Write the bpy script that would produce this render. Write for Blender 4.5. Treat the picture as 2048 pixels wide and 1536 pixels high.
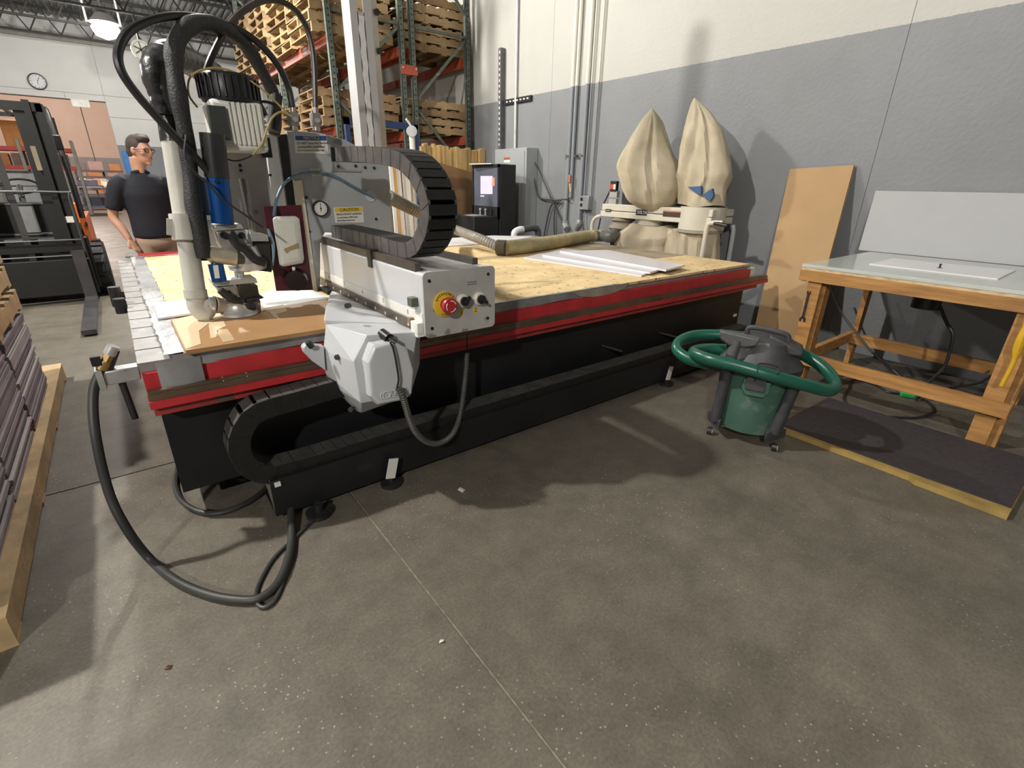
import bpy, bmesh, math, random
from mathutils import Vector, Matrix, Euler, noise as mnoise
random.seed(7)
PI = math.pi
SC = bpy.context.scene
COL = SC.collection
for o in list(bpy.data.objects): bpy.data.objects.remove(o)

# ------------------------------------------------------------------ camera
YAW, PITCH, ROLL, FPX, CAMZ = math.radians(38.019), math.radians(22.375), math.radians(0.957), 976.4, 1.45
CF = Vector((math.sin(YAW)*math.cos(PITCH), math.cos(YAW)*math.cos(PITCH), -math.sin(PITCH)))
_r = CF.cross(Vector((0, 0, 1))).normalized(); _u = _r.cross(CF)
CR = _r*math.cos(ROLL) + _u*math.sin(ROLL); CU = -_r*math.sin(ROLL) + _u*math.cos(ROLL)
CAM = Vector((0, 0, CAMZ))
cd = bpy.data.cameras.new('camera'); co = bpy.data.objects.new('camera', cd); COL.objects.link(co)
cd.sensor_fit = 'HORIZONTAL'; cd.sensor_width = 36; cd.lens = FPX/2048*36; cd.clip_start = .02; cd.clip_end = 200
mt = Matrix.Identity(4)
for i in range(3): mt[i][0], mt[i][1], mt[i][2], mt[i][3] = CR[i], CU[i], -CF[i], CAM[i]
co.matrix_world = mt; SC.camera = co

def W(px, py, x=None, y=None, z=None):
    """surveying helper: point of the room seen at a photo position, on a given plane"""
    d = CF + CR*((px-1024)/FPX) - CU*((py-768)/FPX)
    if x is not None: t = x/d.x
    elif y is not None: t = y/d.y
    else: t = (z-CAMZ)/d.z
    return CAM + d*t

# ------------------------------------------------------------------ world, lamps, exposure
wd = bpy.data.worlds.new('world'); SC.world = wd; wd.use_nodes = True
wd.node_tree.nodes['Background'].inputs[0].default_value = (.95, .97, 1.0, 1)
wd.node_tree.nodes['Background'].inputs[1].default_value = .03
def lamp(name, loc, power, color=(1, .96, .885), r=.14):
    l = bpy.data.lights.new(name, 'POINT'); l.energy = power; l.color = color; l.shadow_soft_size = r
    o = bpy.data.objects.new(name, l); COL.objects.link(o); o.location = loc; return o
lamp('lamp_bay_a', (-2.5, 4.05, 5.6), 1600, r=.10)
lamp('lamp_bay_b', (1.0, 8.4, 5.0), 1050)
lamp('lamp_bay_c', (.85, 17.4, 4.60), 650, r=.2)
lamp('lamp_bay_d', (-5.5, 12.5, 5.0), 600)
lamp('lamp_bay_f', (-5.0, -3.5, 5.0), 1550)
lamp('lamp_room_e', (-1.5, 28.5, 5.4), 2000, (1, .82, .72), .3)
SC.view_settings.view_transform = 'Standard'; SC.view_settings.look = 'None'
SC.view_settings.exposure = .0; SC.view_settings.gamma = 1; SC.view_settings.use_curve_mapping = False

# ------------------------------------------------------------------ materials
MATS = {}
def mat(name, col, rough=.5, metal=0., var=.12, scale=6., stretch=(1, 1, 1), bump=0., bscale=60., spots=None, emit=0, coat=0, detail=4, var2=None):
    if name in MATS: return MATS[name]
    m = bpy.data.materials.new(name); m.use_nodes = True; N = m.node_tree.nodes; L = m.node_tree.links
    b = N['Principled BSDF']; b.inputs['Roughness'].default_value = rough; b.inputs['Metallic'].default_value = metal
    if coat: b.inputs['Coat Weight'].default_value = coat
    tc = N.new('ShaderNodeTexCoord'); mp = N.new('ShaderNodeMapping'); mp.inputs['Scale'].default_value = stretch
    L.new(tc.outputs['Object'], mp.inputs[0])
    nz = N.new('ShaderNodeTexNoise'); nz.inputs['Scale'].default_value = scale; nz.inputs['Detail'].default_value = detail
    L.new(mp.outputs[0], nz.inputs['Vector'])
    rp = N.new('ShaderNodeValToRGB'); rp.color_ramp.elements[0].position = .32; rp.color_ramp.elements[1].position = .68
    lo = var2 if var2 else tuple(c*(1-var) for c in col); hi = tuple(min(1, c*(1+var)) for c in col)
    rp.color_ramp.elements[0].color = (*lo, 1); rp.color_ramp.elements[1].color = (*hi, 1)
    L.new(nz.outputs['Fac'], rp.inputs[0]); src = rp.outputs[0]
    for (sc, thr, scol) in (spots or []):
        n2 = N.new('ShaderNodeTexNoise'); n2.inputs['Scale'].default_value = sc; n2.inputs['Detail'].default_value = 2
        L.new(tc.outputs['Object'], n2.inputs['Vector'])
        r2 = N.new('ShaderNodeValToRGB'); r2.color_ramp.elements[0].position = thr; r2.color_ramp.elements[1].position = thr+.05
        r2.color_ramp.elements[0].color = (0, 0, 0, 1); r2.color_ramp.elements[1].color = (1, 1, 1, 1)
        L.new(n2.outputs['Fac'], r2.inputs[0])
        mx = N.new('ShaderNodeMix'); mx.data_type = 'RGBA'; L.new(r2.outputs[0], mx.inputs['Factor']); L.new(src, mx.inputs['A'])
        mx.inputs['B'].default_value = (*scol, 1); src = mx.outputs['Result']
    L.new(src, b.inputs['Base Color'])
    if bump:
        n3 = N.new('ShaderNodeTexNoise'); n3.inputs['Scale'].default_value = bscale; n3.inputs['Detail'].default_value = 5
        L.new(mp.outputs[0], n3.inputs['Vector']); bp = N.new('ShaderNodeBump'); bp.inputs['Strength'].default_value = bump; bp.inputs['Distance'].default_value = .01
        L.new(n3.outputs['Fac'], bp.inputs['Height']); L.new(bp.outputs[0], b.inputs['Normal'])
    if emit:
        b.inputs['Emission Color'].default_value = (*col, 1); b.inputs['Emission Strength'].default_value = emit
    MATS[name] = m; return m

def floor_mat():
    m = bpy.data.materials.new('polished_concrete'); m.use_nodes = True; N = m.node_tree.nodes; L = m.node_tree.links; b = N['Principled BSDF']
    geo = N.new('ShaderNodeNewGeometry')
    def noise(sc, det, ro=.6):
        n = N.new('ShaderNodeTexNoise'); n.inputs['Scale'].default_value = sc; n.inputs['Detail'].default_value = det; n.inputs['Roughness'].default_value = ro
        L.new(geo.outputs['Position'], n.inputs['Vector']); return n.outputs['Fac']
    def ramp(fac, stops):
        r = N.new('ShaderNodeValToRGB'); e = r.color_ramp.elements
        while len(e) < len(stops): e.new(.5)
        for q, (p, c) in zip(e, stops): q.position = p; q.color = (*c, 1)
        L.new(fac, r.inputs[0]); return r.outputs[0]
    def mix(f, a, bb, mode='MIX'):
        x = N.new('ShaderNodeMix'); x.data_type = 'RGBA'; x.blend_type = mode
        if isinstance(f, float): x.inputs['Factor'].default_value = f
        else: L.new(f, x.inputs['Factor'])
        L.new(a, x.inputs['A'])
        if isinstance(bb, tuple): x.inputs['B'].default_value = (*bb, 1)
        else: L.new(bb, x.inputs['B'])
        return x.outputs['Result']
    base = ramp(noise(.9, 6), [(.3, (.105, .093, .072)), (.5, (.125, .11, .086)), (.72, (.155, .137, .108))])
    base = mix(.5, base, ramp(noise(7, 8, .7), [(.3, (.07, .061, .048)), (.7, (.19, .17, .136))]))
    st = ramp(noise(2.2, 5), [(.60, (0, 0, 0)), (.72, (1, 1, 1))]); stf = mix(.6, ramp(noise(1, 1), [(0, (0, 0, 0)), (1, (0, 0, 0))]), st)
    base = mix(stf, base, (.085, .075, .06))
    vo = N.new('ShaderNodeTexVoronoi'); vo.inputs['Scale'].default_value = 42; L.new(geo.outputs['Position'], vo.inputs['Vector'])
    sp = ramp(vo.outputs['Distance'], [(.09, (1, 1, 1)), (.15, (0, 0, 0))])
    msk = ramp(noise(1.3, 4), [(.42, (0, 0, 0)), (.58, (.8, .8, .8))])
    sp2 = mix(1.0, sp, msk, 'MULTIPLY')
    base = mix(sp2, base, (.45, .41, .34))
    fine = ramp(noise(90, 3), [(.35, (.82, .82, .82)), (.65, (1.12, 1.12, 1.12))]); base = mix(1.0, base, fine, 'MULTIPLY')
    L.new(base, b.inputs['Base Color'])
    rr = ramp(noise(3, 5), [(.3, (.42, .42, .42)), (.7, (.62, .62, .62))]); L.new(rr, b.inputs['Roughness'])
    bp = N.new('ShaderNodeBump'); bp.inputs['Strength'].default_value = .12; bp.inputs['Distance'].default_value = .004
    L.new(noise(45, 6), bp.inputs['Height']); L.new(bp.outputs[0], b.inputs['Normal'])
    MATS['floor'] = m; return m
def paint_mat(name, zsplit, top, bottom):
    m = bpy.data.materials.new(name); m.use_nodes = True; N = m.node_tree.nodes; L = m.node_tree.links; b = N['Principled BSDF']
    geo = N.new('ShaderNodeNewGeometry'); sx = N.new('ShaderNodeSeparateXYZ'); L.new(geo.outputs['Position'], sx.inputs[0])
    gt = N.new('ShaderNodeMath'); gt.operation = 'GREATER_THAN'; gt.inputs[1].default_value = zsplit
    n = N.new('ShaderNodeTexNoise'); n.inputs['Scale'].default_value = 40; L.new(geo.outputs['Position'], n.inputs['Vector'])
    ad = N.new('ShaderNodeMath'); ad.operation = 'MULTIPLY_ADD'; ad.inputs[1].default_value = .012; L.new(n.outputs['Fac'], ad.inputs[0]); L.new(sx.outputs['Z'], ad.inputs[2])
    L.new(ad.outputs[0], gt.inputs[0])
    n2 = N.new('ShaderNodeTexNoise'); n2.inputs['Scale'].default_value = 1.6; n2.inputs['Detail'].default_value = 6; L.new(geo.outputs['Position'], n2.inputs['Vector'])
    def rp(c, v):
        r = N.new('ShaderNodeValToRGB'); r.color_ramp.elements[0].position = .3; r.color_ramp.elements[1].position = .7
        r.color_ramp.elements[0].color = (*[k*(1-v) for k in c], 1); r.color_ramp.elements[1].color = (*[k*(1+v) for k in c], 1)
        L.new(n2.outputs['Fac'], r.inputs[0]); return r.outputs[0]
    mx = N.new('ShaderNodeMix'); mx.data_type = 'RGBA'; L.new(gt.outputs[0], mx.inputs['Factor']); L.new(rp(bottom, .06), mx.inputs['A']); L.new(rp(top, .03), mx.inputs['B'])
    L.new(mx.outputs['Result'], b.inputs['Base Color']); b.inputs['Roughness'].default_value = .55
    n3 = N.new('ShaderNodeTexNoise'); n3.inputs['Scale'].default_value = 28; n3.inputs['Detail'].default_value = 4; L.new(geo.outputs['Position'], n3.inputs['Vector'])
    bp = N.new('ShaderNodeBump'); bp.inputs['Strength'].default_value = .25; bp.inputs['Distance'].default_value = .012; L.new(n3.outputs['Fac'], bp.inputs['Height']); L.new(bp.outputs[0], b.inputs['Normal'])
    return m

# ------------------------------------------------------------------ mesh building
class M:
    def __init__(s, ang=.62): s.v = []; s.f = []; s.ang = ang
    def add(s, vs, fs):
        k = len(s.v); s.v += [Vector(p) for p in vs]; s.f += [tuple(i+k for i in f) for f in fs]; return s
    def box(s, x0, x1, y0, y1, z0, z1):
        return s.add([(x, y, z) for z in (z0, z1) for y in (y0, y1) for x in (x0, x1)],
                     [(0, 2, 3, 1), (4, 5, 7, 6), (0, 1, 5, 4), (2, 6, 7, 3), (0, 4, 6, 2), (1, 3, 7, 5)])
    def ob(s, c, size, rot=None):
        R = rot if isinstance(rot, Matrix) else Euler(rot or (0, 0, 0)).to_matrix(); c = Vector(c); a, b, d = [k/2 for k in size]
        return s.add([c + R @ Vector((x, y, z)) for z in (-d, d) for y in (-b, b) for x in (-a, a)],
                     [(0, 2, 3, 1), (4, 5, 7, 6), (0, 1, 5, 4), (2, 6, 7, 3), (0, 4, 6, 2), (1, 3, 7, 5)])
    def bar(s, p0, p1, w, h, up=(0, 0, 1)):
        p0, p1 = Vector(p0), Vector(p1); d = (p1-p0); l = d.length; d.normalize(); u = Vector(up)
        if abs(d.dot(u)) > .98: u = Vector((1, 0, 0))
        a = d.cross(u).normalized(); b = a.cross(d)
        vs = [p + a*(sx*w/2) + b*(sy*h/2) for p in (p0, p1) for sx, sy in ((-1, -1), (1, -1), (1, 1), (-1, 1))]
        return s.add(vs, [(3, 2, 1, 0), (4, 5, 6, 7), (0, 1, 5, 4), (1, 2, 6, 5), (2, 3, 7, 6), (3, 0, 4, 7)])
    def cyl(s, p0, p1, r, n=16, r2=None, cap=True):
        p0, p1 = Vector(p0), Vector(p1); d = (p1-p0).normalized(); u = Vector((0, 0, 1)) if abs(d.z) < .9 else Vector((1, 0, 0))
        a = d.cross(u).normalized(); b = d.cross(a); r2 = r if r2 is None else r2
        vs = [p + (a*math.cos(t*2*PI/n) + b*math.sin(t*2*PI/n))*q for p, q in ((p0, r), (p1, r2)) for t in range(n)]
        fs = [(t, (t+1) % n, n+(t+1) % n, n+t) for t in range(n)]
        if cap: fs += [tuple(range(n-1, -1, -1)), tuple(range(n, 2*n))]
        return s.add(vs, fs)
    def lathe(s, prof, c, n=24, axis=(0, 0, 1)):
        c = Vector(c); d = Vector(axis).normalized(); u = Vector((0, 0, 1)) if abs(d.z) < .9 else Vector((1, 0, 0))
        a = d.cross(u).normalized(); b = d.cross(a); k = len(prof)
        vs = [c + d*h + (a*math.cos(t*2*PI/n) + b*math.sin(t*2*PI/n))*r for r, h in prof for t in range(n)]
        fs = [(i*n+t, i*n+(t+1) % n, (i+1)*n+(t+1) % n, (i+1)*n+t) for i in range(k-1) for t in range(n)]
        fs += [tuple(range(n-1, -1, -1)), tuple(range((k-1)*n, k*n))]
        return s.add(vs, fs)
    def prism(s, poly, off):
        """poly: 3D ring, extruded by vector off"""
        n = len(poly); off = Vector(off); P = [Vector(p) for p in poly]
        return s.add(P + [p+off for p in P], [tuple(range(n-1, -1, -1)), tuple(range(n, 2*n))] + [(i, (i+1) % n, n+(i+1) % n, n+i) for i in range(n)])
    def tube(s, pts, r, n=10, sub=6, ribs=0, depth=0., raw=False, rfun=None):
        P = [Vector(p) for p in pts]
        if not raw:
            Q = []
            for i in range(len(P)-1):
                a = P[i-1] if i else P[0]*2-P[1]; b, c = P[i], P[i+1]; d = P[i+2] if i+2 < len(P) else P[-1]*2-P[-2]
                for k in range(sub):
                    t = k/sub; Q.append(.5*((2*b)+(c-a)*t+(2*a-5*b+4*c-d)*t*t+(3*b-a-3*c+d)*t**3))
            Q.append(P[-1]); P = Q
        if ribs:                       # resample to even steps for corrugation
            Ls = [0]
            for i in range(1, len(P)): Ls.append(Ls[-1]+(P[i]-P[i-1]).length)
            tot = Ls[-1]; steps = max(4, int(tot/ribs*4)); R = []; j = 0
            for k in range(steps+1):
                q = tot*k/steps
                while j < len(Ls)-2 and Ls[j+1] < q: j += 1
                t = (q-Ls[j])/max(1e-9, Ls[j+1]-Ls[j]); R.append(P[j].lerp(P[j+1], t))
            P = R
        k = len(P); vs = []; prev = None
        for i, p in enumerate(P):
            d = (P[min(i+1, k-1)]-P[max(i-1, 0)]).normalized()
            if prev is None:
                u = Vector((0, 0, 1)) if abs(d.z) < .9 else Vector((1, 0, 0)); a = d.cross(u).normalized()
            else:
                a = (prev - d*prev.dot(d)).normalized()
            prev = a; b = d.cross(a)
            rr = r if not ribs else r*(1-depth*(1 if i % 4 in (2, 3) else 0))
            if rfun: rr = rfun(i/(k-1))
            vs += [p + (a*math.cos(t*2*PI/n)+b*math.sin(t*2*PI/n))*rr for t in range(n)]
        fs = [(i*n+t, i*n+(t+1) % n, (i+1)*n+(t+1) % n, (i+1)*n+t) for i in range(k-1) for t in range(n)]
        fs += [tuple(range(n-1, -1, -1)), tuple(range((k-1)*n, k*n))]
        return s.add(vs, fs)
    def hull(s, pts):
        bm = bmesh.new()
        for p in pts: bm.verts.new(p)
        r = bmesh.ops.convex_hull(bm, input=bm.verts)
        bmesh.ops.delete(bm, geom=[g for g in set(r['geom_interior'] + r['geom_unused']) if isinstance(g, bmesh.types.BMVert)], context='VERTS')
        bmesh.ops.dissolve_limit(bm, angle_limit=.05, verts=bm.verts, edges=bm.edges)
        bm.verts.index_update(); s.add([v.co.copy() for v in bm.verts], [tuple(v.index for v in f.verts) for f in bm.faces]); bm.free(); return s
    def grid(s, fn, nu, nv, closed_u=False):
        vs = [fn(i/(nu if closed_u else nu-1), j/(nv-1)) for j in range(nv) for i in range(nu)]; fs = []
        for j in range(nv-1):
            for i in range(nu if closed_u else nu-1):
                i2 = (i+1) % nu; fs.append((j*nu+i, j*nu+i2, (j+1)*nu+i2, (j+1)*nu+i))
        return s.add(vs, fs)
    def merge(s, o, mx=None):
        return s.add([mx @ v if mx else v for v in o.v], o.f)
    def mesh(s, name, off=Vector()):
        me = bpy.data.meshes.new(name); me.from_pydata([tuple(v-off) for v in s.v], [], s.f)
        me.polygons.foreach_set('use_smooth', [True]*len(me.polygons)); me.set_sharp_from_angle(angle=s.ang); me.validate(); return me

ORG = {}
def tag(o, label=None, cat=None, group=None, kind=None):
    if label: o['label'] = label
    if cat: o['category'] = cat
    if group: o['group'] = group
    if kind: o['kind'] = kind
    return o
def thing(name, label, cat, loc, group=None):
    o = bpy.data.objects.new(name, None); COL.objects.link(o); o.location = loc; o.empty_display_size = .1; ORG[o] = Vector(loc)
    return tag(o, label, cat, group)
def link(name, me, m, loc, bev=0):
    o = bpy.data.objects.new(name, me); COL.objects.link(o); o.location = loc
    if m and not me.materials: me.materials.append(m)
    if bev:
        b = o.modifiers.new('bevel', 'BEVEL'); b.width = bev; b.segments = 2; b.limit_method = 'ANGLE'; b.angle_limit = .6
    return o
def part(name, mb, m, par, label=None, bev=0, kind=None):
    me = mb.mesh(name, ORG[par]) if isinstance(mb, M) else mb
    o = link(name, me, m, (0, 0, 0), bev); o.parent = par; ORG[o] = ORG[par]
    return tag(o, label, kind=kind)
def single(name, label, cat, mb, m, loc, group=None, bev=0, kind=None):
    o = link(name, mb.mesh(name, Vector(loc)), m, loc, bev); ORG[o] = Vector(loc); return tag(o, label, cat, group, kind)
def struct(name, mb, m, bev=0):
    o = link(name, mb.mesh(name), m, (0, 0, 0), bev); ORG[o] = Vector(); o['kind'] = 'structure'; return o
def sroot(name):
    o = bpy.data.objects.new(name, None); COL.objects.link(o); ORG[o] = Vector(); o['kind'] = 'structure'; return o
def dup(o, loc=None, rot=None, label=None, parent=None):
    c = o.copy(); COL.objects.link(c)
    if parent is not None: c.parent = parent
    if loc is not None: c.location = loc
    if rot is not None: c.rotation_euler = rot
    if label: c['label'] = label
    for ch in list(o.children): dup(ch, parent=c)
    return c
def textmesh(s, size, mx, ext=.0006, align='CENTER', sx=1.):
    cu = bpy.data.curves.new('t', 'FONT'); cu.body = s; cu.size = size; cu.extrude = ext; cu.align_x = align; cu.align_y = 'CENTER'; cu.resolution_u = 3
    ob = bpy.data.objects.new('t', cu); COL.objects.link(ob); bpy.context.view_layer.update()
    me = ob.evaluated_get(bpy.context.evaluated_depsgraph_get()).to_mesh()
    m = M(); m.add([mx @ Vector((v.co.x*sx, v.co.y, v.co.z)) for v in me.vertices], [tuple(p.vertices) for p in me.polygons])
    bpy.data.objects.remove(ob); bpy.data.curves.remove(cu); return m
def face_y(p, tilt=0.): return Matrix.Translation(p) @ Matrix.Rotation(-tilt, 4, 'Y') @ Matrix.Rotation(PI/2, 4, 'X')      # text readable from -y
def face_x(p): return Matrix.Translation(p) @ Matrix.Rotation(-PI/2, 4, 'Z') @ Matrix.Rotation(PI/2, 4, 'X')                  # text readable from -x

STEEL = mat('brushed_steel', (.62, .62, .61), .3, .55, .12, 14, (1, 1, 6))
ALU = mat('aluminium', (.62, .62, .62), .42, .75, .15, 9, spots=[(30, .68, (.4, .4, .4))])
DARK = mat('dark_metal', (.035, .035, .037), .45, .3, .3, 12)
BLACK = mat('black_plastic', (.018, .018, .02), .42, 0, .3, 12)
RUB = mat('black_rubber', (.022, .022, .022), .6, 0, .3, 12)
GREYP = mat('grey_paint', (.33, .35, .37), .4, .1, .06, 4, spots=[(14, .72, (.24, .25, .26))])
LGREY = mat('light_grey_paint', (.55, .57, .60), .38, 0, .04, 3)
WHITE = mat('white_paint', (.75, .75, .76), .4, 0, .03, 3)
RED = mat('red_paint', (.46, .028, .034), .42, 0, .18, 7, spots=[(22, .74, (.2, .05, .05))])
REDD = mat('dark_red_paint', (.30, .035, .035), .5, 0, .25, 7)
WOODP = mat('pallet_wood', (.235, .15, .075), .75, 0, .28, 5, (1, 1, 1), .3, 30)
WOODB = mat('bench_lumber', (.37, .185, .058), .55, 0, .3, 4, (6, .7, 6), .15, 20)
CARD = mat('cardboard', (.42, .27, .135), .8, 0, .06, 3)
PVC = mat('pvc_pipe', (.52, .51, .46), .45, 0, .14, 8, spots=[(18, .68, (.38, .36, .31))])
YEL = mat('yellow_label', (.75, .5, .04), .45, 0, .04)
REDB = mat('red_button', (.42, .03, .03), .35, 0, .1)
LABW = mat('label_white', (.72, .71, .66), .5, 0, .05)
INK = mat('black_ink', (.02, .02, .02), .6, 0, 0)
BLUEL = mat('blue_label', (.03, .08, .25), .45, 0, .1)
CONC = floor_mat()

# ================================================================== the setting
XW = 5.33
xj = W(760, 1062, z=0).x; yj = W(250, 950, z=0).y
fl = struct('floor', M().box(-14, XW+.3, -14, 40, -.3, -.005), mat('joint_dust', (.22, .195, .15), .9, 0, .3, 30))
xs = [-14, xj-8, xj-4, xj, XW]; 
ys = [-14, yj, yj+4.6, yj+9.2, yj+13.8, yj+18.4, 40]
for i in range(len(xs)-1):
    for j in range(len(ys)-1):
        g = .005
        part('slab', M().box(xs[i]+g, xs[i+1]-g, ys[j]+g, ys[j+1]-g, -.2, 0), CONC, fl)
WALLM = paint_mat('painted_concrete_wall', 2.672, (.47, .465, .435), (.215, .225, .238))
wr = struct('wall_right', M().box(XW+.006, XW+.35, -14, 22, 0, 6.2), mat('wall_joint', (.25, .26, .27), .9))
yjs = [-14, W(1732, 380, x=XW).y, W(1103, 180, x=XW).y, 10.6, 15, 22]
for a, b in zip(yjs[:-1], yjs[1:]):
    part('panel', M().box(XW, XW+.03, a+.0022, b-.0022, 0, 6.2), WALLM, wr)
YF = 22.0; OPX = W(211, 204, y=YF).x; OPZ = W(211, 204, y=YF).z
FARM = paint_mat('painted_far_wall', W(240, 290, y=YF).z, (.60, .60, .59), (.2, .21, .23))
wf = struct('wall_far', M().box(-14, OPX, YF+.01, YF+.3, OPZ, 6.2).box(OPX, XW+.3, YF+.01, YF+.3, 0, 6.2), mat('far_joint', (.5, .5, .48), .9))
zj = W(60, 178, y=YF).z; xv = W(129, 190, y=YF).x
for (a, b, c, d) in ((-14, xv, OPZ, zj), (xv, OPX, OPZ, zj), (-14, OPX, zj, 6.2), (OPX, XW, 0, W(300, 240, y=YF).z), (OPX, XW, W(300, 240, y=YF).z, zj), (OPX, XW, zj, 6.2)):
    part('panel', M().box(a+.006, b-.006, YF-.02, YF+.012, c+.006, d-.006), FARM, wf)
YB = 37.0
wb = struct('wall_back', M().box(-14, 6, YB, YB+.3, 0, 6.2), paint_mat('painted_back_wall', W(200, 315, y=YB).z, (.62, .47, .38), (.28, .27, .27)))
xb = W(165, 230, y=YB).x
part('panel_joint', M().box(xb-.02, xb+.02, YB-.012, YB, 0, 6.2), mat('joint_dark', (.12, .1, .09), .9), wb)
struct('wall_side', M().box(5.6, 5.9, 22.3, 37, 0, 6.2), MATS['far_joint'])
struct('wall_left', M().box(-14.3, -14, -14, 40, 0, 6.2), MATS['far_joint'])
# ceiling: corrugated deck, bar joists
DECK = mat('galvanised_deck', (.20, .20, .20), .6, .2, .2, 3)
n = 132; dk = M(); prof = []
for i in range(n):
    x = -14 + i*.148
    prof += [(x, 0), (x+.05, 0), (x+.065, .04), (x+.13, .04)]
vs = []; fs = []
for x, z in prof: vs += [(x, -14, 5.75+z), (x, 40, 5.75+z)]
for i in range(len(prof)-1): fs.append((2*i, 2*i+2, 2*i+3, 2*i+1))
ce = struct('ceiling', dk.add(vs, fs).box(-14, 5.6, -14, 40, 5.9, 5.95), DECK)
JM = mat('joist_paint', (.03, .03, .03), .6, .2, .2, 5)
jp = None
for y in (5.0, 7.0, 9.0, 11.0, 13.0, 15.0, 17.0, 19.0, 20.9):
    m = M().box(-13.9, 5.3, y-.04, y+.04, 5.68, 5.74).box(-13.9, 5.3, y-.04, y+.04, 5.08, 5.13)
    k = 0; x = -13.9
    while x < 5.0:
        m.bar((x, y, 5.12), (x+.33, y, 5.69), .03, .03); m.bar((x+.33, y, 5.69), (x+.66, y, 5.12), .03, .03); x += .66
    part('joist', m, JM, ce)
struct('trim_1', M().box(-14, XW, YF-.16, YF-.02, W(100, 80, y=YF).z-.0, W(100, 80, y=YF).z+.22), mat('wall_angle_steel', (.38, .37, .35), .6))
for xx in (-1.1, .55, 1.25):
    part('hanger_rod', M().cyl((xx, 18.6, 5.1), (xx, 18.6, 5.74), .025, 8), WHITE, ce)

# ceiling lamp that is in view
lc = (.85, 17.4, 4.9)
t = thing('ceiling_light', 'glowing round high bay lamp hanging below the roof joists', 'ceiling light', lc)
part('reflector', M().lathe([(.09, .32), (.12, .22), (.3, .02), (.31, 0), (.29, .01), (.1, .2)], Vector(lc)-Vector((0, 0, .02)), 24), STEEL, t)
part('bulb', M().lathe([(.03, .2), (.1, .1), (.2, .0), (.29, -.1), (.22, -.26), (.03, -.33)], Vector(lc)-Vector((0, 0, .02)), 20), mat('lamp_glow', (1, .96, .88), .4, emit=60), t)
part('stem', M().cyl(Vector(lc)+Vector((0, 0, .3)), Vector(lc)+Vector((0, 0, .85)), .02, 8), STEEL, t)

# ================================================================== CNC router table
TX0, TX1, TY0, TY1, TZ = -.055, 4.6, 2.27, 5.47, .78
rt = thing('router_table', 'long black and red CNC router table with a pitted wooden spoilboard on top', 'machine table', (2.2, 3.8, 0))
BLKP = mat('black_cabinet_paint', (.009, .009, .0105), .5, .0, .25, 5, spots=[(9, .7, (.018, .0165, .0165))])
part('cabinet', M().box(-.027, 4.63, 2.34, 5.40, .145, .56), BLKP, rt)
for x in (.25, 1.6, 3.0, 4.35):
    for y in (2.6, 5.1):
        part('leg', M().box(x-.06, x+.06, y-.06, y+.06, .02, .15).cyl((x, y, 0), (x, y, .025), .08, 16), DARK, rt)
part('bed_frame', M().box(-.04, 4.6, 2.36, 5.42, .555, .735), RED, rt)
# extruded bed slats, 0.2 m pitch, seen at the left end
ALS = mat('bed_aluminium', (.27, .265, .26), .5, .2, .12, 7, (2, 2, 2), spots=[(25, .66, (.42, .41, .4))])
for i in range(16):
    y = TY0+.012+i*.2
    part('bed_slat', M().box(TX0, 4.56, y+.007, y+.193, .742, TZ), ALS, rt)
# spoilboard
def spoil():
    m = mat('pitted_spoilboard', (.74, .56, .30), .8, 0, .14, 5, (1, 1, 1)); N = m.node_tree.nodes; L = m.node_tree.links; b = N['Principled BSDF']
    geo = N.new('ShaderNodeNewGeometry'); src = b.inputs['Base Color'].links[0].from_socket
    def lay(src, tex, out, lo, hi, col, sc, st=(1, 1, 1), f=1.):
        mp = N.new('ShaderNodeMapping'); mp.inputs['Scale'].default_value = st; L.new(geo.outputs['Position'], mp.inputs[0])
        v = N.new(tex); v.inputs['Scale'].default_value = sc; L.new(mp.outputs[0], v.inputs['Vector'])
        r = N.new('ShaderNodeValToRGB'); r.color_ramp.elements[0].position = lo; r.color_ramp.elements[1].position = hi
        r.color_ramp.elements[0].color = (f, f, f, 1); r.color_ramp.elements[1].color = (0, 0, 0, 1); L.new(v.outputs[out], r.inputs[0])
        x = N.new('ShaderNodeMix'); x.data_type = 'RGBA'; L.new(r.outputs[0], x.inputs['Factor']); L.new(src, x.inputs['A']); x.inputs['B'].default_value = (*col, 1); return x.outputs['Result']
    src = lay(src, 'ShaderNodeTexVoronoi', 'Distance', .10, .2, (.26, .16, .06), 13)
    src = lay(src, 'ShaderNodeTexNoise', 'Fac', .30, .36, (.42, .28, .11), 6, (1, 9, 1), .55)
    src = lay(src, 'ShaderNodeTexNoise', 'Fac', .34, .38, (.36, .23, .09), 9, (1.5, 22, 1), .8)
    L.new(src, b.inputs['Base Color']); return m
SPB = spoil()
part('spoilboard', M().box(.10, 3.86, 2.275, 5.46, TZ, .80), SPB, rt, bev=.002)
part('spoilboard', M().box(3.865, 4.52, 2.275, 2.95, TZ, .798), SPB, rt)
GRV = mat('grooved_plate', (.33, .27, .19), .7, 0, .18, 6)
for i in range(4):
    part('plenum_strip', M().box(3.87+i*.165, 4.03+i*.165, 2.96, 5.0, TZ, .797), GRV, rt)
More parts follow.
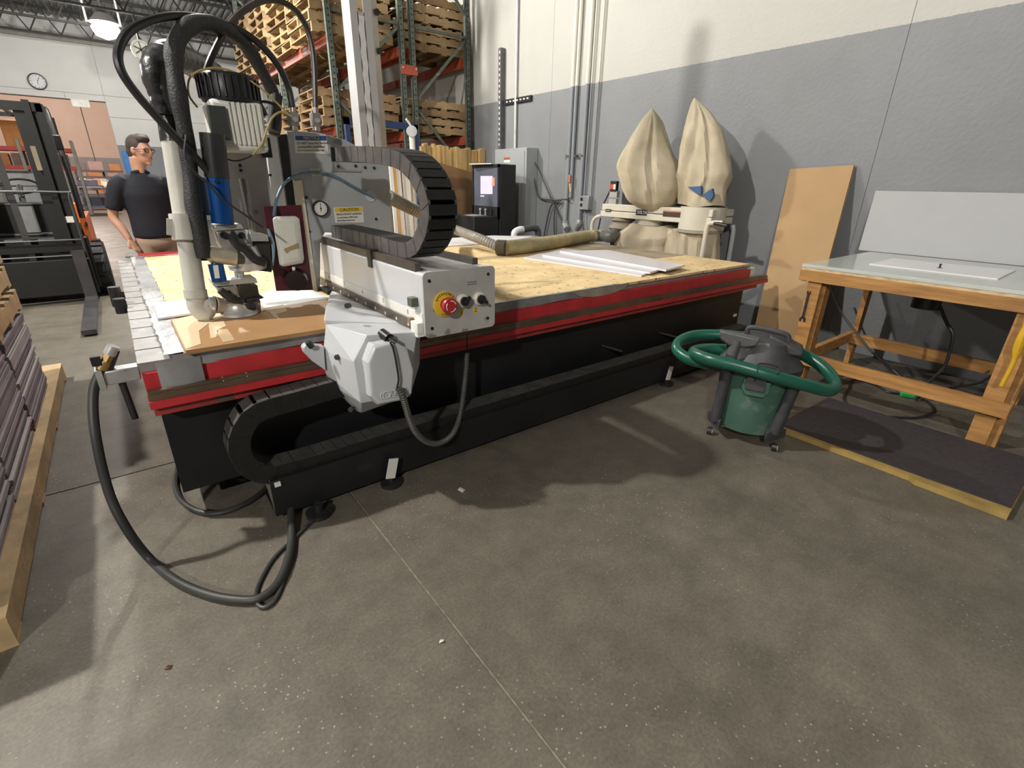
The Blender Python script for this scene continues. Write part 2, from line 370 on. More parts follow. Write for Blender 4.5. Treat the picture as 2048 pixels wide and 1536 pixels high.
# silver tape along the left and front edges
TAPE = mat('silver_tape', (.34, .34, .35), .38, .45, .22, 5, (1, 1, 1), .5, 18)
random.seed(3)
def tape_strip(x0, x1, y0, y1, z, nx, ny, amp):
    m = M()
    def fn(u, v):
        x = x0+(x1-x0)*u; y = y0+(y1-y0)*v
        return Vector((x+random.uniform(-amp, amp)*(1 if u in (0, 1) else .3), y+(random.uniform(-amp, amp) if v in (0, 1) else 0), z+random.uniform(0, .004)))
    return m.grid(fn, nx, ny)
part('edge_tape', tape_strip(.035, .125, 2.27, 5.46, .8025, 4, 70, .007), TAPE, rt)
part('edge_tape', tape_strip(.1, 2.72, 2.262, 2.285, .8015, 60, 3, .004), TAPE, rt)
part('edge_tape', tape_strip(.06, 3.8, 5.43, 5.475, .802, 60, 3, .005), TAPE, rt)
m = M()
m.grid(lambda u, v: Vector((.06+2.75*u, 2.255-.006*math.sin(u*37)*v, .802-(.05+.006*math.sin(u*23))*v)), 70, 4)
part('edge_tape', m, TAPE, rt)
part('edge_tape', M().grid(lambda u, v: Vector((.0+.15*u, 2.245-.012*math.sin(u*3.1), .785-(.135-.03*math.sin(u*5))*v)), 12, 5), TAPE, rt, 'crumpled silver tape patch')
part('edge_tape', M().grid(lambda u, v: Vector((2.25+.55*u, 2.247, .80-(.055*math.sin(u*PI)**.5)*v)), 16, 4), mat('old_tape', (.36, .31, .25), .55, .2, .2, 9), rt)
# front fascia
part('fascia', M().box(.165, 4.52, 2.25, 2.30, .665, .752), RED, rt, 'bright red front fascia')
part('fascia_end', M().box(-.05, .165, 2.262, 2.30, .665, .742), RED, rt)
part('fascia_end', M().box(4.52, 4.62, 2.262, 2.30, .69, .757), LABW, rt)
part('linear_rail', M().box(-.048, 4.80, 2.215, 2.262, .642, .668).box(-.048, 4.80, 2.222, 2.256, .668, .68), mat('oily_rail', (.17, .125, .085), .35, .6, .3, 6), rt, 'oily brown linear rail')
part('lower_rail', M().box(-.052, 4.80, 2.205, 2.30, .612, .642), RED, rt, 'red ledge below the rail')
part('bottom_lip', M().box(-.044, 4.66, 2.235, 2.345, .572, .612), REDD, rt)
part('bottom_lip', M().box(.17, .235, 2.233, 2.3, .575, .612), mat('bare_patch', (.09, .06, .05), .7), rt)
m = M()
for k in range(5): m.box(.095, .165, 2.2445, 2.2465, .668+k*.014, .675+k*.014)
part('warning_label', M().box(.0, .085, 2.254, 2.262, .672, .715), LABW, rt, 'worn paper label')
part('warning_label', M().box(.0, .05, 2.252, 2.262, .715, .735), YEL, rt, 'worn yellow warning strip')
part('maker_label', M().box(4.535, 4.585, 2.333, 2.34, .285, .31), LABW, rt)
for x in (.21, .30): part('grease_lump', M().lathe([(.004, 0), (.014, .004), (.012, .012), (.002, .017)], (x, 2.235, .664), 10), LABW, rt)
# side clamp bar with air fitting at the left corner
part('clamp_bar', M().box(-.165, -.055, 2.285, 2.345, .715, .77), ALU, rt, bev=.004)
part('clamp_bar', M().box(-.185, -.165, 2.275, 2.355, .70, .78), ALU, rt)
part('clamp_rod', M().cyl((-.118, 2.315, .71), (-.112, 2.315, .55), .012, 12), DARK, rt)
part('valve_handle', M().ob((-.125, 2.315, .805), (.022, .05, .085), (0, .5, 0)), BLACK, rt)
q_ = W(247, 597, y=3.55); part('clamp_screw', M().cyl((-.05, 3.55, q_.z+.02), (-.10, 3.55, q_.z+.02), .022, 12).cyl((-.09, 3.55, q_.z-.04), (-.09, 3.55, q_.z+.07), .03, 12), BLACK, rt)
part('clamp_screw', M().cyl((-.05, 3.40, q_.z), (-.085, 3.40, q_.z), .02, 12).cyl((-.08, 3.40, q_.z-.05), (-.08, 3.40, q_.z+.03), .028, 12), BLACK, rt)
part('end_clamp', M().ob((.03, 5.50, .80), (.09, .05, .025), (0, .2, .4)), STEEL, rt)
part('end_beam', M().box(.1, 1.3, 5.56, 5.78, .60, .795).box(.35, .7, 5.60, 5.66, .7955, .797), RED, rt, 'red end housing behind the bed', bev=.01)
# pegs on the side
for (px, py) in ((1216, 694), (1330, 668)):
    p = W(px, py, y=2.3); part('side_peg', M().cyl((p.x-.02, 2.34, p.z+.005), (p.x+.035, 2.19, p.z-.01), .009, 10), DARK, rt)
# trough with drag chain
TR = BLKP
part('chain_trough', M().box(.285, 4.55, 2.085, 2.10, .03, .215).box(.285, 4.55, 2.10, 2.30, .03, .045), TR, rt)
part('trough_end', M().prism([(.285, 2.095, .03), (.285, 2.30, .18), (.285, 2.30, .215), (.285, 2.095, .215)], (.004, 0, 0)), mat('trough_end_grey', (.16, .15, .14), .6), rt)
part('trough_clip', M().box(.30, .325, 2.075, 2.087, .185, .205), LABW, rt)
for x in (.83, 3.15):
    part('levelling_foot', M().cyl((x, 2.06, 0), (x, 2.06, .02), .055, 20).cyl((x, 2.06, .02), (x, 2.06, .09), .015, 12), BLACK, rt)
    part('foot_tag', M().ob((x+.005, 2.045, .10), (.05, .006, .11), (0, .25, 0)), LABW, rt)
part('levelling_foot', M().cyl((.455, 2.03, 0), (.455, 2.03, .02), .06, 20).cyl((.455, 2.03, .02), (.455, 2.03, .06), .02, 12), BLACK, rt)
CHN = mat('drag_chain_plastic', (.010, .0098, .0095), .5, 0, .25, 20)
CHS = mat('drag_chain_side', (.085, .078, .078), .5, 0, .2, 20)
def chain(path, w_axis, w0, w1, thick, pitch, par, side=None, barm=None):
    """drag chain: path lies in a plane; a box link at every pitch"""
    P = [Vector(p) for p in path]; Ls = [0]
    for i in range(1, len(P)): Ls.append(Ls[-1]+(P[i]-P[i-1]).length)
    def at(q):
        j = 0
        while j < len(Ls)-2 and Ls[j+1] < q: j += 1
        return P[j].lerp(P[j+1], (q-Ls[j])/(Ls[j+1]-Ls[j]))
    ax = Vector(w_axis); k = int(Ls[-1]/pitch); obj = part('drag_chain', M().bar(at(0), at(pitch*.3), abs(w1-w0)*.5, thick*.5, ax), CHN, par)
    for i in range(k):
        a, b = at(i*pitch), at(min(Ls[-1], (i+1)*pitch)); d = (b-a).normalized(); nrm = d.cross(ax).normalized(); h = thick/2
        e = d*pitch*.26; a2, b2 = a-e, b+e; m = M()
        q6 = [(0, 1, 3, 2), (4, 6, 7, 5), (0, 4, 5, 1), (2, 3, 7, 6), (1, 5, 7, 3), (0, 2, 6, 4)]
        ins = .0022*(i % 2)
        for (w_a, w_b) in ((w0+ins, w0+.012), (w1-.012, w1-ins)):                     # side plates
            m.add([q+ax*w+nrm*s for q in (a2, b2) for w in (w_a, w_b) for s in (-h*.96, h*.96)], q6)
        a3, b3 = a+d*pitch*.03, b-d*pitch*.03
        for s0 in (-1, 1):                                                    # cross bars
            m.add([q+ax*w+nrm*s for q in (a3-d*pitch*.06*s0*0, b3) for w in (w0+.004, w1-.004) for s in sorted((s0*h, s0*(h-.010)))], q6)
        lk = part('chain_link', m, barm or CHN, obj); lk.data.materials.append(side or CHS)
        for pi_, pg in enumerate(lk.data.polygons): pg.material_index = 1 if pi_ < 12 else 0
    return obj
def loop_yz(pts, sub=14):
    P = [Vector(p) for p in pts]; Q = []
    for i in range(len(P)-1):
        a = P[i-1] if i else P[0]*2-P[1]; b, c = P[i], P[i+1]; d = P[i+2] if i+2 < len(P) else P[-1]*2-P[-2]
        for k in range(sub):
            t = k/sub; Q.append(.5*((2*b)+(c-a)*t+(2*a-5*b+4*c-d)*t*t+(3*b-a-3*c+d)*t**3))
    return Q+[P[-1]]
lp = [(4.4, 0, .225), (3., 0, .225), (1.5, 0, .225), (.8, 0, .225), (.45, 0, .222)] + [(.345+.145*math.cos(math.radians(a)), 0, .385+.163*math.sin(math.radians(a))) for a in (-75, -110, -150, 170, 130, 100)] + [(.45, 0, .553), (.60, 0, .562), (.72, 0, .56), (.9, 0, .55)]
chain(loop_yz(lp), (0, 1, 0), 2.105, 2.225, .085, .05, rt, CHN, mat('dusty_chain', (.055, .052, .05), .7, 0, .3, 14))

# ---------------------------------------------------------------- things lying on the bed
def brd():
    m = mat('brown_mdf', (.36, .20, .085), .55, 0, .10, 4); return m
mb = M(); P = [W(372, 703, z=.822), W(660, 656, z=.822)]
single('mdf_board', 'brown fibreboard with torn pale paper patches under the router spindle', 'board', M().box(.106, .945, 2.222, 2.80, .803, .822), brd(), (.7, 2.5, .803), bev=.001)
bo = bpy.data.objects['mdf_board']
PALE = mat('pale_paper', (.62, .48, .31), .75, 0, .06, 6)
def patch(px, z=.8225):
    pts = [W(a, b, z=z) for a, b in px]; return M().prism(pts, (0, 0, .0008))
pt = [(345, 640), (395, 628), (440, 626), (452, 632), (420, 645), (398, 662), (402, 688), (372, 698)]
part('paper_patch', patch(pt), PALE, bo)
part('paper_patch', patch([(417, 645), (447, 642), (452, 652), (437, 659), (432, 675), (421, 677)]), PALE, bo)
part('paper_patch', patch([(432, 660), (455, 658), (470, 680), (446, 685)]), mat('pale_paper_b', (.50, .36, .21), .75), bo)
part('paper_patch', patch([(520, 618), (568, 609), (575, 622), (552, 628), (560, 638), (548, 634), (540, 624)]), PALE, bo)
single('white_panel_offcut', 'white plastic offcut lying on the pitted spoilboard beside the dust pipe', 'panel', M().prism([W(307, 609, z=.806), W(317, 640, z=.806), W(430, 622, z=.806), W(405, 600, z=.806)], (0, 0, .01)), WHITE, tuple(W(350, 620, z=.803)))
single('white_panel_offcut', 'pale plastic sheet with rounded corner behind the brown board, next to the gantry beam', 'panel', M().prism([W(500, 600, z=.806), W(545, 582, z=.806), W(612, 578, z=.806), W(625, 583, z=.806), W(660, 598, z=.806), W(540, 622, z=.806)], (0, 0, .010)), WHITE, tuple(W(580, 600, z=.803)))
PSH = mat('white_acrylic', (.70, .69, .73), .25, 0, .02, 2); PEDGE = mat('acrylic_edge', (.20, .14, .19), .4)
zz = .8015; k = 0
strips = [[(1048, 515), (1283, 551), (1318, 537), (1110, 500)], [(1085, 510), (1300, 545), (1345, 531), (1125, 497)], [(1120, 502), (1332, 540), (1370, 530), (1215, 500)]]
names = ['lowest long white acrylic strip on the spoilboard beside the thick hose', 'middle white acrylic strip of the fanned pile on the spoilboard', 'white acrylic strip nearest the table end in the fanned pile']
for q, nm in zip(strips, names):
    a = [W(*p, z=zz+.012) for p in q]
    o = single('acrylic_strip', nm, 'plastic strip', M().prism([Vector((p.x, p.y, zz)) for p in a], (0, 0, .014)), PSH, (a[0].x, a[0].y, zz), 'white acrylic strips on the router bed'); zz += .0145
a = [Vector((2.6, 4.75, .802)), Vector((3.3, 4.72, .802)), Vector((4.3, 5.05, .802)), Vector((3.9, 5.44, .802)), Vector((2.9, 5.44, .802))]
single('white_sheet', 'large white sheet lying at the back of the router bed near the black computer', 'sheet', M().prism(a, (0, 0, .006)), WHITE, (3.4, 5.1, .802))

# ================================================================== gantry beam and its leg housing
YE = 1.88
BX0, BX1, BZ0, BZ1 = .98, 1.348, .812, 1.088
gt = thing('router_gantry', 'white gantry beam with emergency stop panel and grey faceted drive housing', 'machine gantry', (1.08, 3.6, .6))
GW = mat('gantry_white', (.58, .595, .62), .33, .1, .03, 3)
beam = part('beam', M().box(BX0, BX1, YE+.006, 5.62, BZ0, BZ1), GW, gt, bev=.012)
part('guide_rail', M().box(BX0-.018, BX0, YE+.09, 5.6, BZ0+.012, BZ0+.05), mat('rail_brown_steel', (.16, .13, .105), .35, .7, .25, 8), beam, 'oiled guide rail with pale bolt heads')
BOLT = mat('bolt_pale', (.62, .58, .5), .4, .4)
for i in range(16):
    y = YE+.13+i*.125; part('rail_bolt', M().cyl((BX0-.0195, y, BZ0+.031), (BX0-.012, y, BZ0+.031), .0085, 10), BOLT, beam)
part('scale_strip', M().box(BX0-.003, BX0, YE+.02, 3.6, BZ0+.058, BZ0+.1), LABW, beam, 'pale strip with printed marks')
for i, s in enumerate('8767654'):
    y = YE+.16+i*.27; part('scale_mark', textmesh(s, .032, face_x(Vector((BX0-.0035, y, BZ0+.08))), .0004), mat('grey_ink', (.2, .2, .25), .6), beam)
part('rail_stop', M().box(BX0-.03, BX0, YE+.02, YE+.085, BZ0+.008, BZ0+.06), LABW, beam, bev=.003)
part('rail_clip', M().box(BX0-.026, BX0, YE+.10, YE+.12, BZ0+.04, BZ0+.066), mat('brass_clip', (.3, .2, .12), .4, .5), beam)
SW = mat('olive_switch', (.075, .085, .06), .5)
part('limit_switch', M().box(BX0-.032, BX0+.002, YE+.055, YE+.10, BZ0+.125, BZ0+.165), SW, beam, bev=.003)
part('lower_lip', M().box(BX0-.03, BX0+.05, YE+.02, 4.2, BZ0-.004, BZ0+.008), WHITE, beam)
# dark rails on top
TOPR = mat('dark_top_rail', (.10, .088, .08), .4, .5, .2, 8)
part('top_rail', M().box(BX0+.002, BX0+.03, YE+.07, 5.6, BZ1, BZ1+.034), TOPR, beam)
part('top_rail', M().box(BX1-.05, BX1-.02, YE+.10, 5.6, BZ1, BZ1+.03), TOPR, beam)
part('rail_bracket', M().box(BX0-.008, BX0+.035, YE+.53, YE+.575, BZ1-.045, BZ1+.042), BLACK, beam)
part('top_cover', M().box(BX0+.05, BX1-.07, YE+.012, 5.6, BZ1, BZ1+.006), ALU, beam)
# end plate (rounded)
def rrect(x0, x1, z0, z1, r, y, n=5):
    pts = []
    for cx, cz, a0 in ((x1-r, z1-r, 0), (x0+r, z1-r, 90), (x0+r, z0+r, 180), (x1-r, z0+r, 270)):
        for k in range(n+1):
            a = math.radians(a0+90*k/n); pts.append((cx+r*math.cos(a), y, cz+r*math.sin(a)))
    return pts[::-1]
EPM = mat('end_plate_grey', (.50, .495, .475), .5, .25, .1, 9, spots=[(13, .66, (.26, .25, .23))])
ep = part('end_plate', M().prism(rrect(BX0-.004, BX1+.004, BZ0-.008, BZ1+.006, .022, YE-.006), (0, .012, 0)), EPM, gt, 'scuffed grey control end plate')
for (px, py) in ((858, 562), (976, 548), (975, 636), (864, 657)):
    p = W(px, py, y=YE-.006); part('screw', M().cyl((p.x, YE-.0065, p.z), (p.x, YE-.009, p.z), .0075, 12), BLACK, ep)
p = W(889, 608, y=YE-.006)
es = part('emergency_stop', M().lathe([(.058, 0), (.058, .006), (.055, .008)], (p.x, YE-.006, p.z), 32, (0, -1, 0)), YEL, gt, 'yellow disc with red mushroom stop button')
part('stop_collar', M().lathe([(.027, 0), (.027, .02), (.022, .02)], (p.x, YE-.014, p.z), 24, (0, -1, 0)), REDB, es)
part('stop_button', M().lathe([(.024, 0), (.036, .006), (.038, .022), (.034, .03), (.0, .032)], (p.x, YE-.032, p.z), 28, (0, -1, 0)), REDB, es)
for a0 in (20, 140, 260):
    ring = []
    for k in range(9):
        a = math.radians(a0+75*k/8); ring.append((p.x+.024*math.cos(a), YE-.0655, p.z+.024*math.sin(a)))
    part('arrow_mark', M().tube(ring, .0022, 6, 1, raw=True), LABW, es)
for i, ch in enumerate('EMERGENCY'):
    a = math.radians(152-i*14.5); q = Vector((p.x+.048*math.cos(a), YE-.0145, p.z+.048*math.sin(a)))
    part('lettering', textmesh(ch, .017, Matrix.Translation(q) @ Matrix.Rotation(PI/2-a, 4, 'Y') @ Matrix.Rotation(PI/2, 4, 'X')), INK, es)
for i, ch in enumerate('STOP'):
    a = math.radians(247+i*14); q = Vector((p.x+.048*math.cos(a), YE-.0145, p.z+.048*math.sin(a)))
    part('lettering', textmesh(ch, .015, Matrix.Translation(q) @ Matrix.Rotation(-PI/2-a, 4, 'Y') @ Matrix.Rotation(PI/2, 4, 'X')), INK, es)
for (px, py, ang, s, lx, ly) in ((924, 601, -.75, '1', 923, 626), (957, 597, .6, '2', 951, 620)):
    p = W(px, py, y=YE-.006)
    k = part('selector_knob', M().lathe([(.031, 0), (.031, .012), (.024, .02), (.0, .02)], (p.x, YE-.006, p.z), 28, (0, -1, 0)), mat('ivory_bezel', (.75, .72, .62), .35), gt, 'black selector knob in ivory bezel')
    part('knob_dial', M().lathe([(.021, 0), (.021, .012), (.0, .012)], (p.x, YE-.024, p.z), 24, (0, -1, 0)).ob((p.x+.009*math.cos(ang), YE-.041, p.z-.009*math.sin(ang)), (.042, .012, .014), (0, ang, 0)), BLACK, k)
    q = W(lx, ly, y=YE-.006)
    st = part('number_sticker', M().lathe([(.0135, 0), (.0135, .001)], (q.x, YE-.006, q.z), 20, (0, -1, 0)), YEL, gt)
    part('digit', textmesh(s, .026, face_y(Vector((q.x, YE-.0075, q.z)))), INK, st)
p = W(945, 566, y=YE-.006)
pl = part('small_print', M().box(p.x-.03, p.x+.03, YE-.0066, YE-.006, p.z-.011, p.z+.011), EPM, ep)
for dz in (.005, -.005): part('print_line', M().box(p.x-.028, p.x+.022, YE-.0072, YE-.0064, p.z+dz-.002, p.z+dz+.002), mat('faded_ink', (.14, .14, .17), .6), pl)

# faceted drive housing under the beam
FY, BY = 1.93, 2.195
HS = mat('housing_grey', (.56, .575, .60), .36, .05, .03, 3)
fr = [W(*q, y=FY) for q in ((730, 634), (832, 664), (833, 676), (815, 790), (722, 806), (715, 765), (707, 724))]
mid = [W(*q, y=FY+.12) for q in ((839, 729), (820, 792), (722, 826))]
bk = [W(*q, y=BY) for q in ((650, 640), (646, 700), (650, 745), (660, 768), (684, 794), (716, 824))]
br = [Vector((1.03, BY, .81)), Vector((.98, BY, .44)), Vector((1.05, BY, .60)), Vector((1.03, FY+.1, .81)), W(688, 618, y=2.16)]
for v in fr+bk+br+mid: v.z = min(v.z, .85)
hs = part('drive_housing', M(.12).hull(fr+bk+br+mid), HS, gt, 'grey faceted drive housing', bev=.004)
wing = [W(661, 585, z=.812), W(690, 600, z=.812), Vector((1.0, 3.0, .812)), Vector((1.02, 2.1, .812)), Vector((1.02, 2.1, .80)), W(652, 612, y=2.34), W(648, 640, y=2.19), W(655, 660, y=2.19), Vector((1.0, 2.19, .80))]
part('mount_wing', M(.12).hull(wing), HS, hs, bev=.004)
part('mount_pad', M().ob(W(654, 580, z=.815), (.05, .16, .02)), DARK, hs)
part('mount_pad', M().ob(W(697, 601, z=.81), (.06, .1, .025)), DARK, hs)
for (q, yy) in (((697, 612), 2.13), ((677, 714), 2.06), ((704, 818), 2.06)):
    p = W(*q, y=yy); part('housing_bolt', M().cyl(p+Vector((-.012, -.012, .004)), p+Vector((.004, .004, 0)), .012, 14), DARK, hs)
# rail bearing bracket at the left
a = W(612, 690, y=2.17); b = W(650, 745, y=2.17)
part('bearing_bracket', M().prism([W(606, 696, y=2.16), W(612, 689, y=2.16), W(648, 692, y=2.16), W(652, 742, y=2.16), W(624, 722, y=2.16), W(609, 706, y=2.16)], (0, .04, 0)), HS, hs, bev=.004)
part('bracket_screw', M().cyl(W(616, 684, y=2.14), W(624, 694, y=2.14), .014, 10), BLACK, hs)
# octagonal cover
CY = 1.865
cv = [(748, 692), (790, 684), (818, 700), (830, 740), (826, 790), (812, 802), (757, 812), (742, 795), (735, 726)]
m = M(.15); inn = [W(*q, y=CY) for q in cv]; cc = sum(inn, Vector())/len(inn); out = [W(*q, y=CY+.06) for q in cv]
m.hull([cc+(v-cc)*.93 for v in inn]+[Vector((v.x, CY+.015, v.z)) for v in [cc+(w-cc)*1.0 for w in inn]]+[Vector((v.x, FY+.012, v.z)) for v in [cc+(w-cc)*1.02 for w in inn]])
cov = part('motor_cover', m, HS, gt, 'raised octagonal motor cover with embossed logo', bev=.006)
lg = [W(*q, y=CY) for q in ((762, 797), (761, 790), (764, 785), (812, 775), (814, 778), (813, 787), (810, 790))]
part('logo_frame', M().tube([v+Vector((0, -.002, 0)) for v in lg]+[lg[0]+Vector((0, -.002, 0))], .0032, 6, 1, raw=True), HS, cov)
p = W(773, 790, y=CY-.002); part('logo_ring', M().tube([p+Vector((.016*math.cos(a*PI/10), 0, .016*math.sin(a*PI/10))) for a in range(21)], .0036, 6, 1, raw=True).cyl(p+Vector((0, .003, 0)), p+Vector((0, -.002, 0)), .006, 10), HS, cov)
for s, q in (('A', (783, 788)), ('Z', (791, 785.5)), ('E', (799, 783.5)), ('M', (807, 781.5))):
    part('logo_letter', textmesh(s, .034, face_y(W(*q, y=CY-.002)), .005), HS, cov)
# connector, cable and hanging flexible conduit
p = W(772, 672, y=FY-.005)
part('connector', M().cyl(p+Vector((-.01, .02, .01)), p+Vector((0, -.03, -.005)), .022, 16).cyl(p+Vector((0, -.03, -.005)), p+Vector((.02, -.05, -.02)), .014, 12), BLACK, gt)
part('signal_cable', M().tube([W(*q, y=CY-.02) for q in ((780, 683), (787, 700), (794, 735), (797, 760), (794, 778), (800, 785))], .0045, 8), DARK, gt)
cpts = [W(797, 777, y=CY-.03), W(806, 795, y=CY-.03), W(818, 835, y=CY), W(832, 865, y=CY+.04), W(855, 884, y=CY+.09), W(880, 886, y=CY+.13), W(905, 868, y=CY+.18), W(920, 830, y=CY+.24), W(930, 760, y=CY+.28), W(934, 705, y=CY+.31)]
part('flexible_conduit', M().tube(cpts, .0155, 12, 8, ribs=.013, depth=.24), mat('conduit_grey', (.10, .095, .092), .5, .3, .2, 20), gt, 'ribbed grey conduit hanging in a loop')
part('cable', M().tube([W(934, 708, y=2.2), W(934, 668, y=2.15)], .003, 6), DARK, gt)
# drag chain on the beam
XC = 1.015
co_ = [(668, 309), (730, 309), (785, 317), (815, 338), (836, 372), (848, 410), (847, 445), (836, 478), (822, 497), (800, 500), (760, 488), (700, 472), (660, 462)]
chain(loop_yz([W(*q, x=XC) for q in co_], 10), (1, 0, 0), .0, .14, .072, .046, gt)

# ================================================================== carriage with spindle head
YP = 3.18
cg = thing('router_carriage', 'grey router carriage with spindle motor, blue cylinder and black cable bundle', 'router head', (.9, 3.1, .82))
PG = mat('plate_grey', (.41, .425, .44), .42, .15, .06, 4, spots=[(10, .7, (.25, .26, .28))])
pl_ = [(573, 262), (600, 262), (640, 266), (690, 280), (777, 325), (784, 462), (775, 468), (690, 466), (650, 465), (641, 480), (640, 590), (625, 590)]
pf = [W(*q, y=YP) for q in pl_]
plate = part('side_plate', M().prism(pf, (0, .03, 0)), PG, cg, 'grey carriage side plate', bev=.003)
part('far_plate', M().prism([v+Vector((0, .42, 0)) for v in pf], (0, .02, 0)), PG, cg)
part('back_plate', M().hull([Vector((x, y, z)) for x in (W(600, 268, y=YP).x+.02, W(690, 285, y=YP).x) for y in (YP+.03, YP+.42) for z in (1.62, 1.65)]), PG, cg)
CREAM = mat('cream_strip', (.62, .58, .45), .5, 0, .08, 6)
part('guide_strip', M().prism([W(*q, y=YP-.012) for q in ((586, 362), (604, 360), (636, 588), (622, 590))], (0, .012, 0)), CREAM, cg, 'cream vertical guide strip', bev=.002)
part('guide_strip', M().prism([W(*q, y=YP-.02) for q in ((530, 270), (552, 268), (572, 470), (553, 470))], (0, .03, 0)), LGREY, cg, 'pale vertical guide strip')
part('guide_strip', M().prism([W(*q, y=YP+.0) for q in ((555, 270), (573, 268), (592, 415), (575, 415))], (0, .03, 0)), DARK, cg)
# notice and caution signs
def sign(px, hcol, head, lines, name, label, hfrac, hink):
    a, b, c, d = [W(*q, y=YP-.003) for q in px]      # TL TR BR BL
    o = part(name, M().prism([d, c, b, a], (0, .003, 0)), LABW, plate, label)
    L_ = lambda u, v, dy=0.: (a.lerp(b, u)).lerp(d.lerp(c, u), v)+Vector((0, -.0012+dy, 0))
    part('sign_header', M().prism([L_(.03, hfrac), L_(.97, hfrac), L_(.97, .04), L_(.03, .04)], (0, .001, 0)), hcol, plate)
    wd_ = (b-a).length; ht = (d-a).length; tl = math.atan2(b.z-a.z, b.x-a.x)
    part('sign_text', textmesh(head, ht*hfrac*.95, face_y(L_(.52, hfrac*.54, -.0008), tl), .0004), hink, plate)
    for s, v, sz in lines:
        part('sign_text', textmesh(s, ht*sz, face_y(L_(.06, v, -.0008), tl), .0004, 'LEFT'), INK, plate)
    return o
sign(((588, 270), (654, 270), (657, 308), (591, 306)), BLUEL, 'NOTICE', [('DO NOT leave the machine', .46, .165), ('running while unattended.', .66, .165), ('Risk of unexpected tool damage.', .86, .125)], 'notice_sign', 'blue and white NOTICE sign', .29, LABW)
sign(((667, 415), (726, 413), (728, 445), (671, 446)), YEL, 'CAUTION', [('PINCH POINT HAZARD', .46, .17), ('To avoid injury, KEEP hands', .66, .13), ('off moving components.', .85, .13)], 'caution_sign', 'yellow and white CAUTION sign', .31, INK)
p = W(640, 417, y=YP-.004)
gg = part('pressure_gauge', M().lathe([(.046, 0), (.046, .022), (.04, .022), (.039, .016), (.0, .016)], (p.x, YP, p.z), 32, (0, -1, 0)), BLACK, cg, 'round pressure gauge with white face')
part('gauge_face', M().cyl((p.x, YP-.017, p.z), (p.x, YP-.018, p.z), .038, 28), LABW, gg)
part('gauge_needle', M().ob((p.x, YP-.019, p.z+.006), (.003, .001, .05)).cyl((p.x, YP-.018, p.z), (p.x, YP-.021, p.z), .005, 10), INK, gg)
for k in range(11):
    a = math.radians(-135+27*k); part('gauge_tick', M().ob((p.x+.031*math.sin(a), YP-.0185, p.z+.031*math.cos(a)), (.002, .001, .008), (0, a, 0)), INK, gg)
for (px, py) in ((676, 333), (711, 332), (730, 335), (748, 336), (752, 438), (612, 395), (618, 463)):
    q = W(px, py, y=YP); part('plate_bolt', M().cyl((q.x, YP-.001, q.z), (q.x, YP-.006, q.z), .0085, 12), DARK, plate)
part('chain_bracket', M().prism([W(*q, y=YP-.01) for q in ((660, 296), (663, 296), (668, 338), (722, 340), (722, 344), (664, 342))], (0, .01, 0)), ALU, plate)
part('cable_clip', M().prism([W(*q, y=YP-.012) for q in ((622, 336), (640, 336), (643, 352), (625, 353))], (0, .012, 0)), CREAM, plate)
q = W(741, 392, y=YP); part('round_cap', M().lathe([(.034, 0), (.034, .006), (0, .006)], (q.x, YP, q.z), 24, (0, -1, 0)), LGREY, plate); part('cap_screw', M().cyl((q.x-.008, YP-.007, q.z+.004), (q.x-.008, YP-.012, q.z+.004), .008, 12), DARK, plate)
part('blue_cable', M().tube([W(*q, y=YP-k) for q, k in (((548, 432), .42), ((553, 400), .36), ((568, 368), .22), ((595, 350), .08), ((634, 345), .02), ((668, 352), .02), ((710, 375), .02), ((748, 395), .015))], .008, 10), mat('blue_grey_cable', (.10, .18, .25), .4), cg, 'blue grey cable')
# maroon board with capsule
MAR = mat('maroon_board', (.075, .012, .02), .4, 0, .1)
YM = 2.80
part('maroon_board', M().prism([W(*q, y=YM) for q in ((527, 413), (603, 410), (626, 580), (553, 582))], (0, .012, 0)), MAR, cg, 'dark maroon backing board')
cx = [(546, 437), (552, 433), (592, 432), (600, 438), (609, 518), (606, 527), (568, 534), (560, 530)]
cap = part('control_capsule', M().hull([W(*q, y=YM-.035) for q in ((552, 441), (590, 438), (601, 521), (568, 527))]+[W(*q, y=YM-.02) for q in cx]+[Vector((v.x, YM, v.z)) for v in [W(*q, y=YM-.02) for q in cx]]), mat('ivory_plastic', (.66, .66, .60), .4, 0, .04), cg, 'ivory rounded control capsule', bev=.006)
part('capsule_panel', M().prism([W(*q, y=YM-.0365) for q in ((557, 448), (589, 446), (598, 515), (572, 520))], (0, .004, 0)), MATS['ivory_plastic'], cap, bev=.003)
part('capsule_tape', M().prism([W(*q, y=YM-.039) for q in ((568, 498), (596, 486), (598, 496), (580, 501), (574, 507), (570, 503))], (0, .003, 0)), mat('brown_tape', (.35, .26, .14), .6), cap)
part('dark_flange', M().cyl(W(594, 556, y=YM), W(592, 562, y=YM-.04), .055, 24), mat('glossy_maroon', (.008, .003, .004), .3), cg)
part('white_tip', M().cyl(W(587, 534, y=YM-.03), W(588, 541, y=YM-.03), .008, 8), WHITE, cg)
part('blue_cover', M().grid(lambda u, v: W(533+4*math.sin(v*3)+10*v+9*u*(1-abs(v-.4)), 457+75*v, y=YM-.02-.02*math.sin(u*PI)), 5, 9), mat('pale_blue_sheet', (.30, .52, .64), .35), cg, 'pale blue plastic cover')
